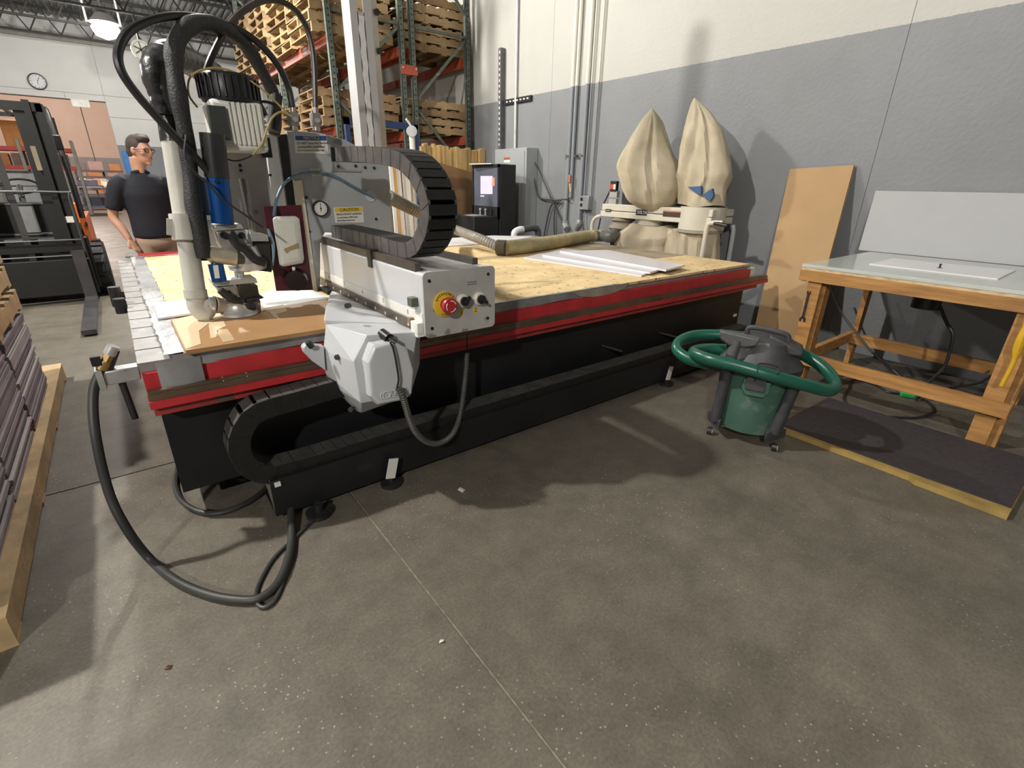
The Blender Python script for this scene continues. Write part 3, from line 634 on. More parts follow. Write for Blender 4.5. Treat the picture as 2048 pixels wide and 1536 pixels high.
# spindle motor
SX, SY = .545, 2.86
a = W(395, 190, y=SY-.1); zt = 1.845; zb = 1.775; zc = 1.565
mo = part('spindle_motor', M().box(SX-.105, SX+.115, SY-.105, SY+.105, zc, zb), mat('motor_ivory', (.70, .70, .65), .45, 0, .05), cg, 'ivory spindle motor body with cooling ribs', bev=.018)
for k in range(7): part('cooling_rib', M().box(SX-.035+k*.021, SX-.027+k*.021, SY-.115, SY-.10, zc+.03, zb-.008), MATS['motor_ivory'], mo)
part('side_box', M().box(SX-.118, SX-.045, SY-.125, SY-.085, zc+.045, zb-.03), mat('dark_box', (.04, .045, .042), .5), mo, bev=.004)
part('fan_cover', M().lathe([(.118, 0), (.122, .015), (.122, .098), (.112, .112), (0, .115)], (SX+.005, SY, zb-.002), 36), BLACK, mo, 'black ribbed fan cover')
for k in range(30):
    t_ = 2*PI*k/30; c_, s_ = math.cos(t_), math.sin(t_)
    part('cover_rib', M().ob((SX+.005+.124*c_, SY+.124*s_, zb+.055), (.012, .008, .088), (0, 0, t_)), BLACK, mo)
part('spindle_plate', M().prism([W(*q, y=SY+.06) for q in ((452, 300), (528, 296), (560, 478), (556, 540), (470, 545))], (0, .05, 0)), mat('greasy_plate', (.46, .45, .42), .5, .3, .12, 7, spots=[(9, .66, (.26, .25, .22))]), cg, 'greasy spindle mounting plate')
for (px, py) in ((480, 331), (482, 341), (540, 350)):
    q = W(px, py, y=SY+.06); part('plate_bolt', M().cyl((q.x, SY+.06, q.z), (q.x, SY+.052, q.z), .007, 10), DARK, cg)
part('motor_bracket', M().ob((SX+.135, SY+.06, zc+.03), (.045, .05, .09)), DARK, cg)
# cylinders
def cylp(a, b, y, r, m, nm, lab=None, y2=None, par=None):
    return part(nm, M().cyl(W(*a, y=y), W(*b, y=y2 or y), r, 22), m, par or cg, lab)
BLU = mat('anodised_blue', (.01, .085, .32), .28, .55, .1)
yc = 2.74
cylp((424, 268), (434, 356), yc-.03, .050, mat('smoked_tube', (.035, .037, .038), .28, .2), 'air_cylinder')
cylp((434, 356), (446, 447), yc-.03, .047, BLU, 'air_cylinder', 'blue anodised air cylinder')
q = W(433, 363, y=yc-.077); part('cylinder_port', M().cyl(q, q+Vector((0, -.006, 0)), .008, 10), BLACK, cg)
cylp((486, 357), (509, 472), yc+.06, .019, mat('dull_rod', (.22, .20, .18), .4, .6), 'guide_rod', 'dull guide rod')
cylp((395, 420), (410, 520), yc, .032, RUB, 'rubber_sleeve')
cylp((400, 355), (412, 430), yc+.05, .024, mat('grey_cyl', (.17, .18, .18), .4, .3), 'small_cylinder')
# lower tool blocks
TOOLM = mat('oily_cast_metal', (.42, .41, .38), .35, .35, .3, 16, spots=[(20, .6, (.06, .055, .05))])
def blk(px, y, dep, m, nm, lab=None, bev=.004):
    return part(nm, M().prism([W(*q, y=y) for q in px], (0, dep, 0)), m, cg, lab, bev)
blk([(428, 450), (482, 448), (488, 458), (430, 462)], 2.70, .1, STEEL, 'cylinder_clamp')
blk([(432, 463), (490, 460), (497, 500), (450, 505), (440, 490)], 2.71, .1, TOOLM, 'tool_block')
for q in ((447, 470), (483, 471)):
    p = W(*q, y=2.705); part('block_hole', M().lathe([(.016, 0), (.016, .006), (.01, .006), (.01, -.005), (0, -.005)], p, 16, (0, -1, 0)), BLACK, cg)
blk([(498, 462), (536, 470), (538, 483), (502, 483)], 2.73, .1, STEEL, 'rod_bracket')
blk([(505, 484), (540, 484), (544, 545), (508, 540)], 2.76, .14, mat('black_oily', (.03, .028, .026), .4, .2, .3, 14), 'tool_block')
part('oil_hose', M().tube([W(*q, y=2.68) for q in ((462, 468), (475, 490), (492, 500), (510, 518), (530, 525))], .022, 10), BLACK, cg)
part('hose_nozzle', M().tube([W(*q, y=2.70) for q in ((410, 516), (420, 509), (440, 512), (472, 517))], .040, 14), mat('stained_chrome', (.66, .60, .46), .22, .5, .25, 12), cg, 'stained chrome hose elbow', bev=0)
part('spindle_head', M().lathe([(.05, 0), (.085, .01), (.09, .045), (.075, .06), (.06, .11), (.055, .12)], W(497, 541, y=2.78), 28), STEEL, cg, 'silver spindle head')
part('spindle_neck', M().cyl(W(480, 560, y=2.78), W(478, 540, y=2.78), .022, 16), STEEL, cg)
cylp((431, 528), (439, 562), 2.70, .032, BLU, 'drive_can', 'small dark blue motor can')
part('can_label', M().prism([W(*q, y=2.664) for q in ((426, 531), (436, 530), (440, 556), (430, 557))], (0, .004, 0)), LABW, cg)
blk([(424, 563), (512, 556), (516, 566), (428, 574)], 2.70, .13, STEEL, 'tool_ring')
blk([(432, 575), (470, 572), (478, 600), (450, 602)], 2.70, .1, TOOLM, 'tool_block')
blk([(476, 573), (515, 570), (520, 596), (482, 600)], 2.69, .12, MATS['black_oily'], 'brush_block')
blk([(492, 600), (524, 592), (529, 596), (496, 606)], 2.67, .14, BLACK, 'brush_flange')
blk([(488, 606), (521, 600), (523, 624), (492, 628)], 2.70, .10, mat('warm_grey_block', (.30, .29, .26), .5, .2), 'shoe_block')
p = W(497, 613, y=2.69); part('shoe_knob', M().lathe([(.012, 0), (.03, .008), (.03, .022), (.0, .03)], p, 18, (0, -1, 0)), BLACK, cg)
part('oil_hose', M().tube([W(*q, y=2.665) for q in ((440, 580), (455, 592), (468, 600), (485, 602))], .018, 10), BLACK, cg)
sc_ = W(482, 630, z=.825)
part('dust_shoe', M().lathe([(.085, 0), (.083, .012), (.062, .03), (.055, .05), (.06, .062)], (sc_.x, sc_.y+.03, .825), 26), STEEL, cg, 'silver conical dust shoe')
# dust pipe of white pvc
pb = W(392, 592, y=2.70); pm = W(372, 465, y=2.72); ptp = W(338, 235, y=2.80)
dp = part('dust_pipe', M().cyl(pb, ptp, .043, 24), PVC, cg, 'stained white PVC dust pipe')
dd = (ptp-pb).normalized(); q = W(368, 455, y=2.72)
part('pipe_coupling', M().cyl(q-dd*.055, q+dd*.055, .052, 24), PVC, dp)
part('pipe_tab', M().ob(W(347, 455, y=2.70), (.05, .012, .07), (0, .2, 0)), PVC, dp)
part('pipe_collar', M().cyl(pb-dd*.01, pb+dd*.03, .048, 24), PVC, dp)
part('pipe_elbow', M().tube([pb, pb-dd*.05, pb-dd*.085+Vector((.025, 0, 0)), W(412, 611, y=2.70), W(430, 610, y=2.70)], .042, 18, 5), PVC, dp)
part('hose_clamp', M().cyl(W(420, 610, y=2.70), W(427, 609.5, y=2.70), .046, 24), STEEL, dp)
part('pipe_nozzle', M().cyl(W(427, 609.5, y=2.70), W(462, 614, y=2.74), .042, 20, .03), mat('clear_tan_plastic', (.50, .42, .36), .3), dp)
BT = mat('black_tape_wrap', (.025, .025, .027), .28, 0, .3, 10, bump=.6, bscale=24)
e1 = ptp; e0 = W(346, 225, y=2.80)-Vector((0, 0, .0))
part('taped_sleeve', M().cyl(ptp-dd*.10, ptp+dd*.04, .046, 20), BT, dp)
part('taped_elbow', M().tube([ptp+dd*.0, ptp+dd*.08, W(318, 160, y=2.82), W(316, 135, y=2.85), W(330, 113, y=2.95), W(360, 115, y=3.10), W(400, 135, y=3.22), W(430, 152, y=3.28)], .062, 18, 6, ribs=.045, depth=.03), BT, dp, 'crumpled black tape wrapped elbow')
# cable bundle, hoses and tubes
part('cable_bundle', M().tube([W(*q, y=k) for q, k in (((408, 515), 2.68), ((398, 470), 2.68), ((386, 410), 2.70), ((380, 340), 2.72), ((371, 270), 2.72), ((358, 200), 2.72), ((349, 140), 2.74), ((350, 95), 2.76), ((370, 58), 2.80), ((405, 45), 2.86), ((450, 58), 2.92), ((492, 92), 2.98), ((522, 140), 3.02), ((545, 185), 3.05), ((552, 232), 3.08), ((548, 270), 3.08))], .034, 14, 6, rfun=lambda t_: .035-.006*abs(t_-.45)*2+.002*math.sin(t_*60)), mat('braided_sleeve', (.02, .02, .021), .55, 0, .3, 60, bump=.5, bscale=160), cg, 'thick black braided cable bundle')
BRN = mat('brown_black_hose', (.035, .025, .02), .35, 0, .2)
part('air_hose', M().tube([W(*q, y=k) for q, k in (((440, 375), 2.72), ((405, 330), 2.68), ((340, 262), 2.64), ((275, 190), 2.62), ((240, 135), 2.62), ((240, 90), 2.64), ((270, 54), 2.70), ((330, 34), 2.78), ((390, 34), 2.86), ((450, 48), 2.92), ((510, 80), 2.97), ((552, 125), 3.0), ((575, 170), 3.02), ((585, 215), 3.02))], .0165, 10), mat('black_air_hose', (.018, .018, .018), .3), cg, 'thin black air hose looping out left')
part('air_hose', M().tube([W(*q, y=k) for q, k in (((408, 155), 2.9), ((425, 110), 2.9), ((455, 55), 2.93), ((492, 18), 2.96), ((535, 0), 3.0), ((580, 12), 3.02), ((612, 52), 3.03), ((627, 115), 3.03), ((631, 218), 3.03))], .0145, 10), BRN, cg, 'brown black hose arching overhead')
YT = mat('yellow_tube', (.42, .33, .12), .4)
part('thin_tube', M().tube([W(*q, y=2.76) for q in ((395, 215), (378, 190), (378, 160), (395, 143), (430, 136), (470, 145), (520, 175), (560, 212), (580, 232))], .0045, 6), YT, cg)
part('thin_tube', M().tube([W(*q, y=2.74) for q in ((505, 310), (522, 290), (535, 255), (545, 235), (562, 224), (583, 232))], .0055, 6), YT, cg)
part('thin_tube', M().tube([W(*q, y=2.78) for q in ((440, 312), (470, 322), (500, 313), (510, 300))], .004, 6), BRN, cg)
part('thin_tube', M().tube([W(*q, y=2.62) for q in ((372, 270), (370, 310), (390, 345), (420, 370), (440, 395), (490, 430), (525, 455))], .005, 6), BLACK, cg)
part('black_sleeve', M().cyl(W(546, 262, y=3.02), W(552, 190, y=3.04), .032, 16), BLACK, cg)
FIT = mat('dull_fitting', (.40, .39, .37), .4, .6, .15, 14)
for (px, py) in ((586, 238), (631, 240)):
    base = W(px+2, 262, y=3.02); top = W(px, py-25, y=3.02); c = W(px, py, y=3.02)
    v_ = part('air_valve', M().cyl(base, top, .014, 12), FIT, cg)
    part('valve_body', M().ob(c, (.048, .045, .065)), FIT, v_, bev=.003)
    part('valve_screw', M().cyl(c+Vector((.003, -.022, -.004)), c+Vector((.003, -.03, -.004)), .013, 14), STEEL, v_)
    part('valve_collar', M().cyl(base, base.lerp(top, .3), .02, 12), FIT, v_)
part('hose_spiral', M().tube([W(522+6*math.cos(k*.9)+k*.3, 222+k*1.6, y=2.95) for k in range(28)], .005, 6, 2), STEEL, cg)
part('motor_hose', M().tube([W(*q, y=2.95) for q in ((505, 185), (522, 215), (530, 232))], .016, 8), BLACK, cg)
part('motor_wire', M().tube([W(*q, y=2.97) for q in ((512, 208), (525, 203), (545, 208), (556, 225))], .007, 8), BLACK, cg)

# ================================================================== hoses on the floor and bed
HOSE = mat('hose_rubber', (.035, .036, .034), .5, 0, .2)
fit0 = W(215, 705, y=2.30)
ah = thing('air_hose', 'thick black rubber air hose hanging from the table corner and curving over the floor', 'hose', (-.2, 2.2, 0))
pts = [W(203, 738, y=2.30), W(187, 785, y=2.28), W(191, 870, y=2.22), W(218, 985, y=2.17), W(255, 1060, y=2.12)] + [W(a, b, z=.017) for a, b in ((300, 1118), (350, 1160), (410, 1187), (470, 1199), (520, 1196), (556, 1165), (577, 1115), (583, 1070))] + [Vector((.36, 2.12, .04)), Vector((.42, 2.2, .03)), Vector((.5, 2.3, .02))]
part('hose', M().tube(pts, .0165, 12, 8), HOSE, ah)
part('brass_fitting', M().cyl(W(203, 738, y=2.30), W(212, 722, y=2.30), .021, 12).cyl(W(212, 722, y=2.30), W(219, 709, y=2.30), .018, 6), mat('brass', (.55, .38, .16), .35, .8), ah, 'brass hose coupling')
part('quick_coupler', M().cyl(W(219, 709, y=2.30), W(228, 692, y=2.30), .021, 14), STEEL, ah)
part('coupler_lever', M().ob(W(192, 722, y=2.29), (.03, .02, .035)), BLACK, ah)
single('dark_loop', 'thin dark line making a narrow loop beside the thick air hose', 'cord', M().tube([W(*q, z=.008) for q in ((625, 1042), (585, 1080), (545, 1120), (515, 1175), (514, 1205), (528, 1215), (548, 1203), (566, 1165), (580, 1115), (592, 1060))], .008, 8), HOSE, tuple(W(520, 1180, z=0)))  # thin dark tube laid in a narrow loop on the floor
cl_ = [W(*q, z=.014) for q in ((356, 935), (350, 968), (362, 1000), (395, 1022), (435, 1026), (480, 1012), (520, 988), (545, 955))] + [Vector((.5, 2.75, .014)), Vector((.25, 3.0, .014)), Vector((0, 2.95, .014)), W(362, 925, z=.03)]
single('coiled_cable', 'dark cable coiled on the floor under the end of the black cabinet', 'cable', M().tube(cl_, .013, 8), HOSE, (.1, 2.6, 0))
YH = mat('yellowed_hose', (.36, .31, .17), .35, 0, .15, 10); GH = mat('grey_vac_hose', (.30, .28, .25), .4, 0, .12, 10)
zt_ = .80
th = thing('dust_hose', 'thick yellowed ribbed dust hose lying across the spoilboard', 'hose', tuple(W(1100, 500, z=.8)))
part('hose', M().tube([W(1010, 496, z=.872), W(1060, 491, z=.872), W(1120, 482, z=.872), W(1172, 473, z=.872), W(1205, 471, z=.88)], .07, 18, 8, ribs=.028, depth=.07), YH, th)
part('rubber_cuff', M().tube([W(995, 495, z=.872), W(1012, 496, z=.872)], .074, 20, 4), mat('brown_cuff', (.10, .08, .055), .5), th)
gh = thing('vacuum_hose', 'thinner grey spiral hose rising from the thick dust hose to the gantry', 'hose', tuple(W(950, 480, z=.8)))
part('hose', M().tube([W(998, 494, z=.865), W(960, 478, z=.93), W(900, 455, z=1.0), W(850, 430, y=3.9), W(805, 408, y=3.75), W(775, 392, y=3.6)], .05, 16, 8, ribs=.024, depth=.14), GH, gh)
pe = thing('pipe_elbow', 'white PVC elbow with dark pipe behind the white sheet', 'pipe', tuple(W(1035, 470, z=.80)))
q0 = W(1028, 474, y=5.6); part('elbow', M().tube([q0, W(1030, 464, y=5.6), W(1040, 459, y=5.6), W(1046, 459, y=5.6)], .045, 14), WHITE, pe); part('dark_pipe', M().tube([W(1045, 459, y=5.6), W(1065, 456, y=5.6), W(1075, 460, y=5.6), W(1077, 480, y=5.6)], .045, 14), mat('dark_grey_pipe', (.08, .08, .085), .4), pe)

# ================================================================== dust collector by the wall
XD = 4.93
CANV = mat('canvas', (.46, .40, .29), .85, 0, .09, 6, bump=.25, bscale=120)
dc = thing('dust_collector', 'cream dust collector with two pointed canvas filter bags against the wall', 'dust collector', (XD, 3.7, 0))
def bag(rows, xc, dep, seed, nm, lab, wr=.03, folds=()):
    rows = sorted(rows, key=lambda r: -r[0]); prof = []
    for py, a, b in rows:
        l, r_ = W(a, py, x=xc), W(b, py, x=xc); prof.append(((l.y+r_.y)/2, abs(l.y-r_.y)/2, (l.z+r_.z)/2))
    rnd = random.Random(seed); ph = [rnd.uniform(0, 6.28) for _ in range(8)]; n = 72; m = M(); K = 48
    def samp(v):
        f = v*(len(prof)-1); i = min(int(f), len(prof)-2); t = f-i; a, b = prof[i], prof[i+1]; t2 = t
        return [a[k]+(b[k]-a[k])*t2 for k in range(3)]
    def fn(u, v):
        c, w, z = samp(v); a = u*2*PI
        k = 1-.10*max(0, math.sin(2*a+ph[5]+v*3.5))**6-.09*max(0, math.sin(3*a+ph[6]-v*2.5))**8+wr*(math.sin(3*a+ph[0]+v*2)+.8*math.sin(5*a+ph[1]-v*4)+.5*math.sin(9*a+ph[2]+v*3)+.6*math.sin(2*a+ph[3]+v*9))
        nz = mnoise.noise(Vector((math.cos(a)*1.6+seed, math.sin(a)*1.6, z*3.2)))*.10+mnoise.noise(Vector((math.cos(a)*4+seed, math.sin(a)*4, z*7)))*.05; k += nz
        for (a0, a1, dpt, wdt) in folds:
            q = a-(a0+(a1-a0)*v); k -= dpt*math.exp(-(q/wdt)**2)*min(1, v*5)*min(1, (1-v)*5); k += dpt*.6*math.exp(-((q-wdt*1.8)/wdt)**2)*min(1, v*5)*min(1, (1-v)*5)
        return Vector((xc+dep*w*k*math.sin(a), c+w*math.cos(a)*(1+(k-1)*.6), z+.012*math.sin(3*a+ph[4])*w*4))
    m.grid(fn, n, K, True); kk = len(m.v); m.f.append(tuple(range(n-1, -1, -1))); m.f.append(tuple(range(kk-n, kk)))
    return part(nm, m, CANV, dc, lab)
bag([(217, 1303, 1305), (230, 1293, 1314), (245, 1283, 1323), (275, 1267, 1333), (300, 1256, 1341), (335, 1247, 1355), (355, 1248, 1360), (380, 1253, 1359), (405, 1264, 1349), (420, 1285, 1335), (431, 1305, 1314)], XD-.1, .8, 3, 'filter_bag', 'left pointed canvas bag', .03, ((4.25, 3.95, .13, .10), (4.95, 5.5, .10, .14), (5.3, 5.75, .12, .08)))
b2 = bag([(196, 1388, 1390), (206, 1383, 1400), (228, 1377, 1422), (260, 1369, 1442), (296, 1363, 1454), (328, 1361, 1461), (353, 1361, 1463), (374, 1361, 1454), (395, 1361, 1450), (411, 1362, 1448)], XD-.02, .62, 11, 'filter_bag', 'right pointed canvas bag with blue print', .03, ((5.9, 4.0, .18, .16), (4.4, 3.9, .14, .09), (5.0, 5.9, .08, .12)))
BP = mat('blue_print', (.035, .09, .20), .7)
xp = XD-.02-.155
part('blue_emblem', M().prism([W(*q, x=xp-.035) for q in ((1375, 374), (1402, 372), (1402, 389), (1392, 386))], (.03, 0, 0)), BP, b2)
part('blue_emblem', M().prism([W(*q, x=xp-.035) for q in ((1404, 390), (1424, 377), (1427, 392), (1420, 402))], (.03, 0, 0)), BP, b2)
bag([(449, 1264, 1342), (458, 1256, 1346), (470, 1240, 1350), (486, 1232, 1346), (510, 1232, 1350), (545, 1236, 1352), (580, 1240, 1350)], XD-.05, .7, 5, 'collection_bag', 'lower left canvas collection bag', .045)
bag([(457, 1340, 1441), (466, 1338, 1442), (490, 1336, 1440), (520, 1334, 1438), (560, 1332, 1436), (590, 1330, 1434)], XD-.03, .62, 8, 'collection_bag', 'lower right canvas collection bag', .05, ((4.1, 4.0, .10, .07), (4.5, 4.55, .10, .08), (5.0, 4.95, .10, .06), (5.4, 5.5, .10, .08)))
CRM = mat('cream_enamel', (.60, .57, .48), .35, 0, .04)
yl, yr = W(1203, 425, x=4.72).y, W(1425, 430, x=4.72).y; zt2, zb2 = W(1330, 414, x=4.72).z, W(1330, 443, x=4.72).z
hb = part('housing', M().box(4.72, 5.12, yr, yl, (zt2+zb2)/2, zt2).box(4.71, 5.12, yr, yl+.01, zb2, (zt2+zb2)/2-.006), CRM, dc, 'cream horizontal housing', bev=.008)
for (px, r_) in ((1405, .23), (1303, .15)):
    c = W(px, 425, x=XD-.06); part('collar', M().cyl((XD-.05, c.y, zb2-.06), (XD-.05, c.y, zt2+.015), r_, 36), CRM, dc)
    part('bag_band', M().cyl((XD-.05, c.y, zb2-.09), (XD-.05, c.y, zb2-.02), r_*.98, 36), mat('band_grey', (.35, .33, .28), .5, .2), dc)
c = W(1283, 425, x=4.71); nb = part('name_badge', M().box(4.706, 4.712, c.y-.075, c.y+.075, c.z-.03, c.z+.03), DARK, dc); part('badge_text', textmesh('DELTA', .045, face_x(Vector((4.7055, c.y-.012, c.z)))), LABW, nb)
c = W(1216.5, 421, x=4.71); nb = part('name_badge', M().box(4.706, 4.712, c.y-.042, c.y+.042, c.z-.016, c.z+.016), DARK, dc); part('badge_text', textmesh('Model 50', .018, face_x(Vector((4.7055, c.y, c.z)))), LABW, nb)
c = W(1347, 428, x=4.71); nb = part('warning_plate', M().box(4.704, 4.712, c.y-.15, c.y+.13, c.z-.03, c.z+.018), mat('dark_brown_label', (.05, .03, .025), .5), dc); part('plate_strip', M().box(4.703, 4.712, c.y-.15, c.y+.13, c.z+.018, c.z+.03), mat('orange_strip', (.5, .17, .06), .5), nb)
# motor and switch
c = W(1247, 380, x=4.8); y_m = c.y
part('motor', M().box(4.80, 5.05, y_m-.17, y_m+.02, zt2, zt2+.42).cyl((4.92, y_m-.07, zt2+.42), (4.92, y_m-.07, zt2+.50), .05, 18), BLACK, dc, 'black motor', bev=.015)
c = W(1228, 374, x=4.78); sw = part('switch_box', M().box(4.78, 4.82, c.y-.035, c.y+.06, c.z-.05, c.z+.065), BLACK, dc); part('switch_rocker', M().box(4.772, 4.782, c.y+.012, c.y+.05, c.z-.025, c.z+.03), mat('orange_red', (.5, .06, .03), .4), sw); part('switch_rocker', M().box(4.772, 4.782, c.y-.028, c.y+.004, c.z-.025, c.z+.03), LABW, sw)
for (px, py) in ((1226, 388), (1224, 404)):
    c = W(px, py, x=4.79); part('junction_box', M().box(4.79, 4.84, c.y-.06, c.y+.055, c.z-.04, c.z+.035), mat('dull_grey_box', (.42, .42, .40), .4, .3), dc)
part('stand_leg', M().tube([W(1202, 431, x=4.72), W(1190, 436, x=4.72), W(1184, 450, x=4.72), W(1183, 480, x=4.72), Vector((4.72, W(1184, 450, x=4.72).y, .05))], .02, 10, 4), CRM, dc)
part('stand_leg', M().tube([W(1445, 446, x=4.72), W(1424, 446, x=4.70), W(1414, 456, x=4.70), W(1404, 512, x=4.70), Vector((4.70, W(1404, 512, x=4.70).y+.02, .05))], .024, 10, 4), CRM, dc)
part('stand_leg', M().tube([W(1466, 450, x=5.2), W(1464, 480, x=5.2), Vector((5.2, W(1464, 480, x=5.2).y, .05))], .024, 10, 4), LGREY, dc)
part('base_plate', M().box(4.66, 5.25, W(1404, 512, x=4.7).y-.1, W(1184, 450, x=4.72).y+.05, .0, .05), CRM, dc)
c = W(1440, 446, x=4.70); part('stand_knob', M().cyl(c+Vector((0, .08, 0)), c-Vector((0, .08, .02)), .02, 10), BLACK, dc)
c = W(1245, 452, x=4.82); part('inlet_bellows', M().lathe([(.12, .0), (.15, -.03), (.11, -.05), (.15, -.09), (.17, -.12), (.12, -.15), (.11, -.2)], (4.84, c.y+.02, zb2), 22), mat('dusty_bellows', (.24, .21, .16), .6), dc)
part('inlet_elbow', M().tube([(4.84, c.y+.02, zb2-.16), (4.83, c.y+.02, zb2-.24), (4.72, c.y+.01, .915), W(1222, 474, z=.885), W(1203, 471, z=.88), W(1190, 472, z=.876)], .064, 16), mat('dark_elbow', (.10, .10, .09), .45), dc)
part('power_lead', M().tube([W(1222, 378, x=4.8), W(1212, 398, x=4.8), W(1205, 412, x=4.8)], .009, 6), DARK, dc)
part('power_lead', M().tube([W(1201, 436, x=4.75), W(1198, 452, x=4.75), W(1193, 470, x=4.75)], .009, 6), DARK, dc)

# ================================================================== cardboard sheets against the wall
def slab(pts, th_, m=None):
    a, b, c, d = [Vector(p) for p in pts]; nrm = (b-a).cross(d-a).normalized(); return (m or M()).prism([a, b, c, d], nrm*th_)
CE = mat('cardboard_edge', (.16, .10, .05), .9, 0, .3, 60)
cs = single('cardboard_sheet', 'tall brown cardboard sheet leaning on the grey wall beside the workbench', 'cardboard', slab([(4.80, 2.24, .0), (4.80, 1.74, .0), W(1708, 330, x=5.30), W(1580, 338, x=5.30)], -.012), CARD, (4.9, 2.0, 0))
part('torn_edge', slab([(4.808, 1.742, .0), (4.822, 1.742, .0), W(1709, 330, x=5.317), W(1709, 330, x=5.305)], .006), CE, cs)
single('cardboard_sheet', 'second cardboard sheet with curled fluted edge behind the end of the router table', 'cardboard', slab([W(1517, 642, x=4.95), W(1560, 642, x=4.95), W(1575, 480, x=5.22), W(1556, 480, x=5.22)], -.015), mat('cardboard_b', (.33, .21, .105), .85, 0, .12, 4), tuple(W(1517, 642, x=4.95)))

# ================================================================== router workbench on the right
BX, BYL, BYR, BZ = 3.877, 1.557, -.15, .944
wbn = thing('workbench', 'rough timber workbench with pale router table top on the right', 'workbench', (4.5, .7, 0))
part('bench_top', M().box(BX-.015, 5.17, BYR, BYL, BZ-.022, BZ), mat('bench_laminate', (.50, .53, .50), .16, 0, .05, 3), wbn, 'pale laminate top', bev=.002)
part('top_ply', M().box(BX-.012, 5.17, BYR, BYL-.003, BZ-.04, BZ-.022), mat('ply_edge', (.55, .42, .25), .7, 0, .3, 20, (1, 1, 12)), wbn)
part('apron', M().box(BX-.02, BX+.02, BYR, BYL, BZ-.115, BZ-.04), WOODB, wbn)
part('apron', M().box(BX+.02, 5.15, BYL-.04, BYL, BZ-.125, BZ-.04), WOODB, wbn)
part('apron', M().box(5.1, 5.14, BYR, BYL, BZ-.125, BZ-.04), WOODB, wbn)
ll = W(1610, 600, x=BX).y
part('leg', M().box(BX+.0, BX+.04, 1.405, 1.495, .0, BZ-.115), WOODB, wbn)
part('leg', M().box(BX+.04, BX+.13, 1.385, 1.425, .0, BZ-.115), WOODB, wbn)
part('leg', M().box(BX+.0, BX+.04, .29, .385, .0, BZ-.115), WOODB, wbn)
part('leg', M().box(BX+.04, BX+.13, .25, .29, .0, BZ-.115), WOODB, wbn)
part('leg', M().box(4.93, 5.02, 1.41, 1.45, .0, BZ-.125), WOODB, wbn)
part('leg', M().box(4.93, 5.02, .30, .34, .0, BZ-.125), WOODB, wbn)
part('lower_rail', M().box(BX-.04, BX, .25, 1.50, .225, .31), WOODB, wbn)
part('lower_rail', M().box(4.89, 4.93, .28, 1.46, .19, .28), WOODB, wbn)
part('side_rail', M().box(BX+.04, 4.93, 1.43, 1.47, .20, .285), WOODB, wbn)
part('side_rail', M().box(BX+.04, 4.93, .27, .31, .20, .285), WOODB, wbn)
ins = part('router_insert', M().prism([W(*q, z=BZ+.0005) for q in ((1738, 529), (1786, 518), (2031, 542), (1995, 559.5))], (0, 0, .006)), WHITE, wbn, 'white router insert plate')
c = W(1879, 536, z=BZ+.006); part('router_bit', M().lathe([(.016, 0), (.016, .002), (.006, .003), (.006, .022), (.01, .026), (.002, .03)], c, 12), BLACK, ins)
c = W(1850, 612, x=4.42); mo_ = part('router_motor', M().cyl((c.x, c.y, BZ-.14), (c.x, c.y, BZ-.27), .082, 28), BLACK, wbn, 'black router motor under the top'); part('motor_collar', M().cyl((c.x, c.y, BZ-.04), (c.x, c.y, BZ-.145), .055, 24), STEEL, mo_)
part('motor_cord', M().tube([(c.x, c.y-.08, BZ-.24)]+[W(*q, x=4.42) for q in ((1893, 645), (1905, 668), (1900, 700), (1888, 735), (1868, 755), (1855, 768))]+[W(1830, 800, z=.01)], .011, 8), BLACK, mo_)
single('extension_cord', 'black cord looped on the floor below the bench rail', 'cord', M().tube([W(*q, z=.008) for q in ((1840, 790), (1780, 785), (1755, 772), (1720, 760), (1702, 762), (1698, 778), (1688, 797), (1705, 815), (1755, 830), (1820, 836), (1858, 830), (1867, 818), (1850, 800), (1820, 790))], .009, 8), BLACK, tuple(W(1780, 800, z=0)))
single('green_plug', 'small green plug on the black cord below the bench rail', 'plug', M().ob(W(1817, 789, z=.02), (.06, .1, .035), (0, 0, .4)).cyl(W(1800, 783, z=.02), W(1808, 786, z=.02), .012, 8), mat('green_plastic', (.03, .35, .10), .4), tuple(W(1817, 789, z=.0)), bev=.006)
single('dark_cable', 'thin black cable running from the wall down behind the bench rails', 'cable', M().tube([W(1655, 560, x=4.9), W(1680, 620, x=4.9), W(1712, 665, x=4.85), W(1745, 705, x=4.8), W(1795, 748, x=4.75), W(1830, 780, z=.01)], .009, 8), BLACK, tuple(W(1712, 665, x=4.85)))
single('dark_cable', 'black cable crossing behind the right end of the back rail', 'cable', M().tube([W(2005, 735, x=4.7), W(1960, 765, x=4.7), W(1905, 775, z=.01), W(1860, 790, z=.01)], .009, 8), BLACK, tuple(W(1960, 765, x=4.7)))
sh = [Vector((5.19, 1.655, BZ+.002)), Vector((5.19, -.1, BZ+.002)), Vector((5.315, -.1, 1.44)), Vector((5.315, 1.69, 1.437))]
single('white_sheet', 'white plastic sheet leaning against the wall on the workbench', 'sheet', slab(sh, -.006), mat('sheet_white', (.36, .365, .375), .55, 0, .02), (5.2, .8, BZ))
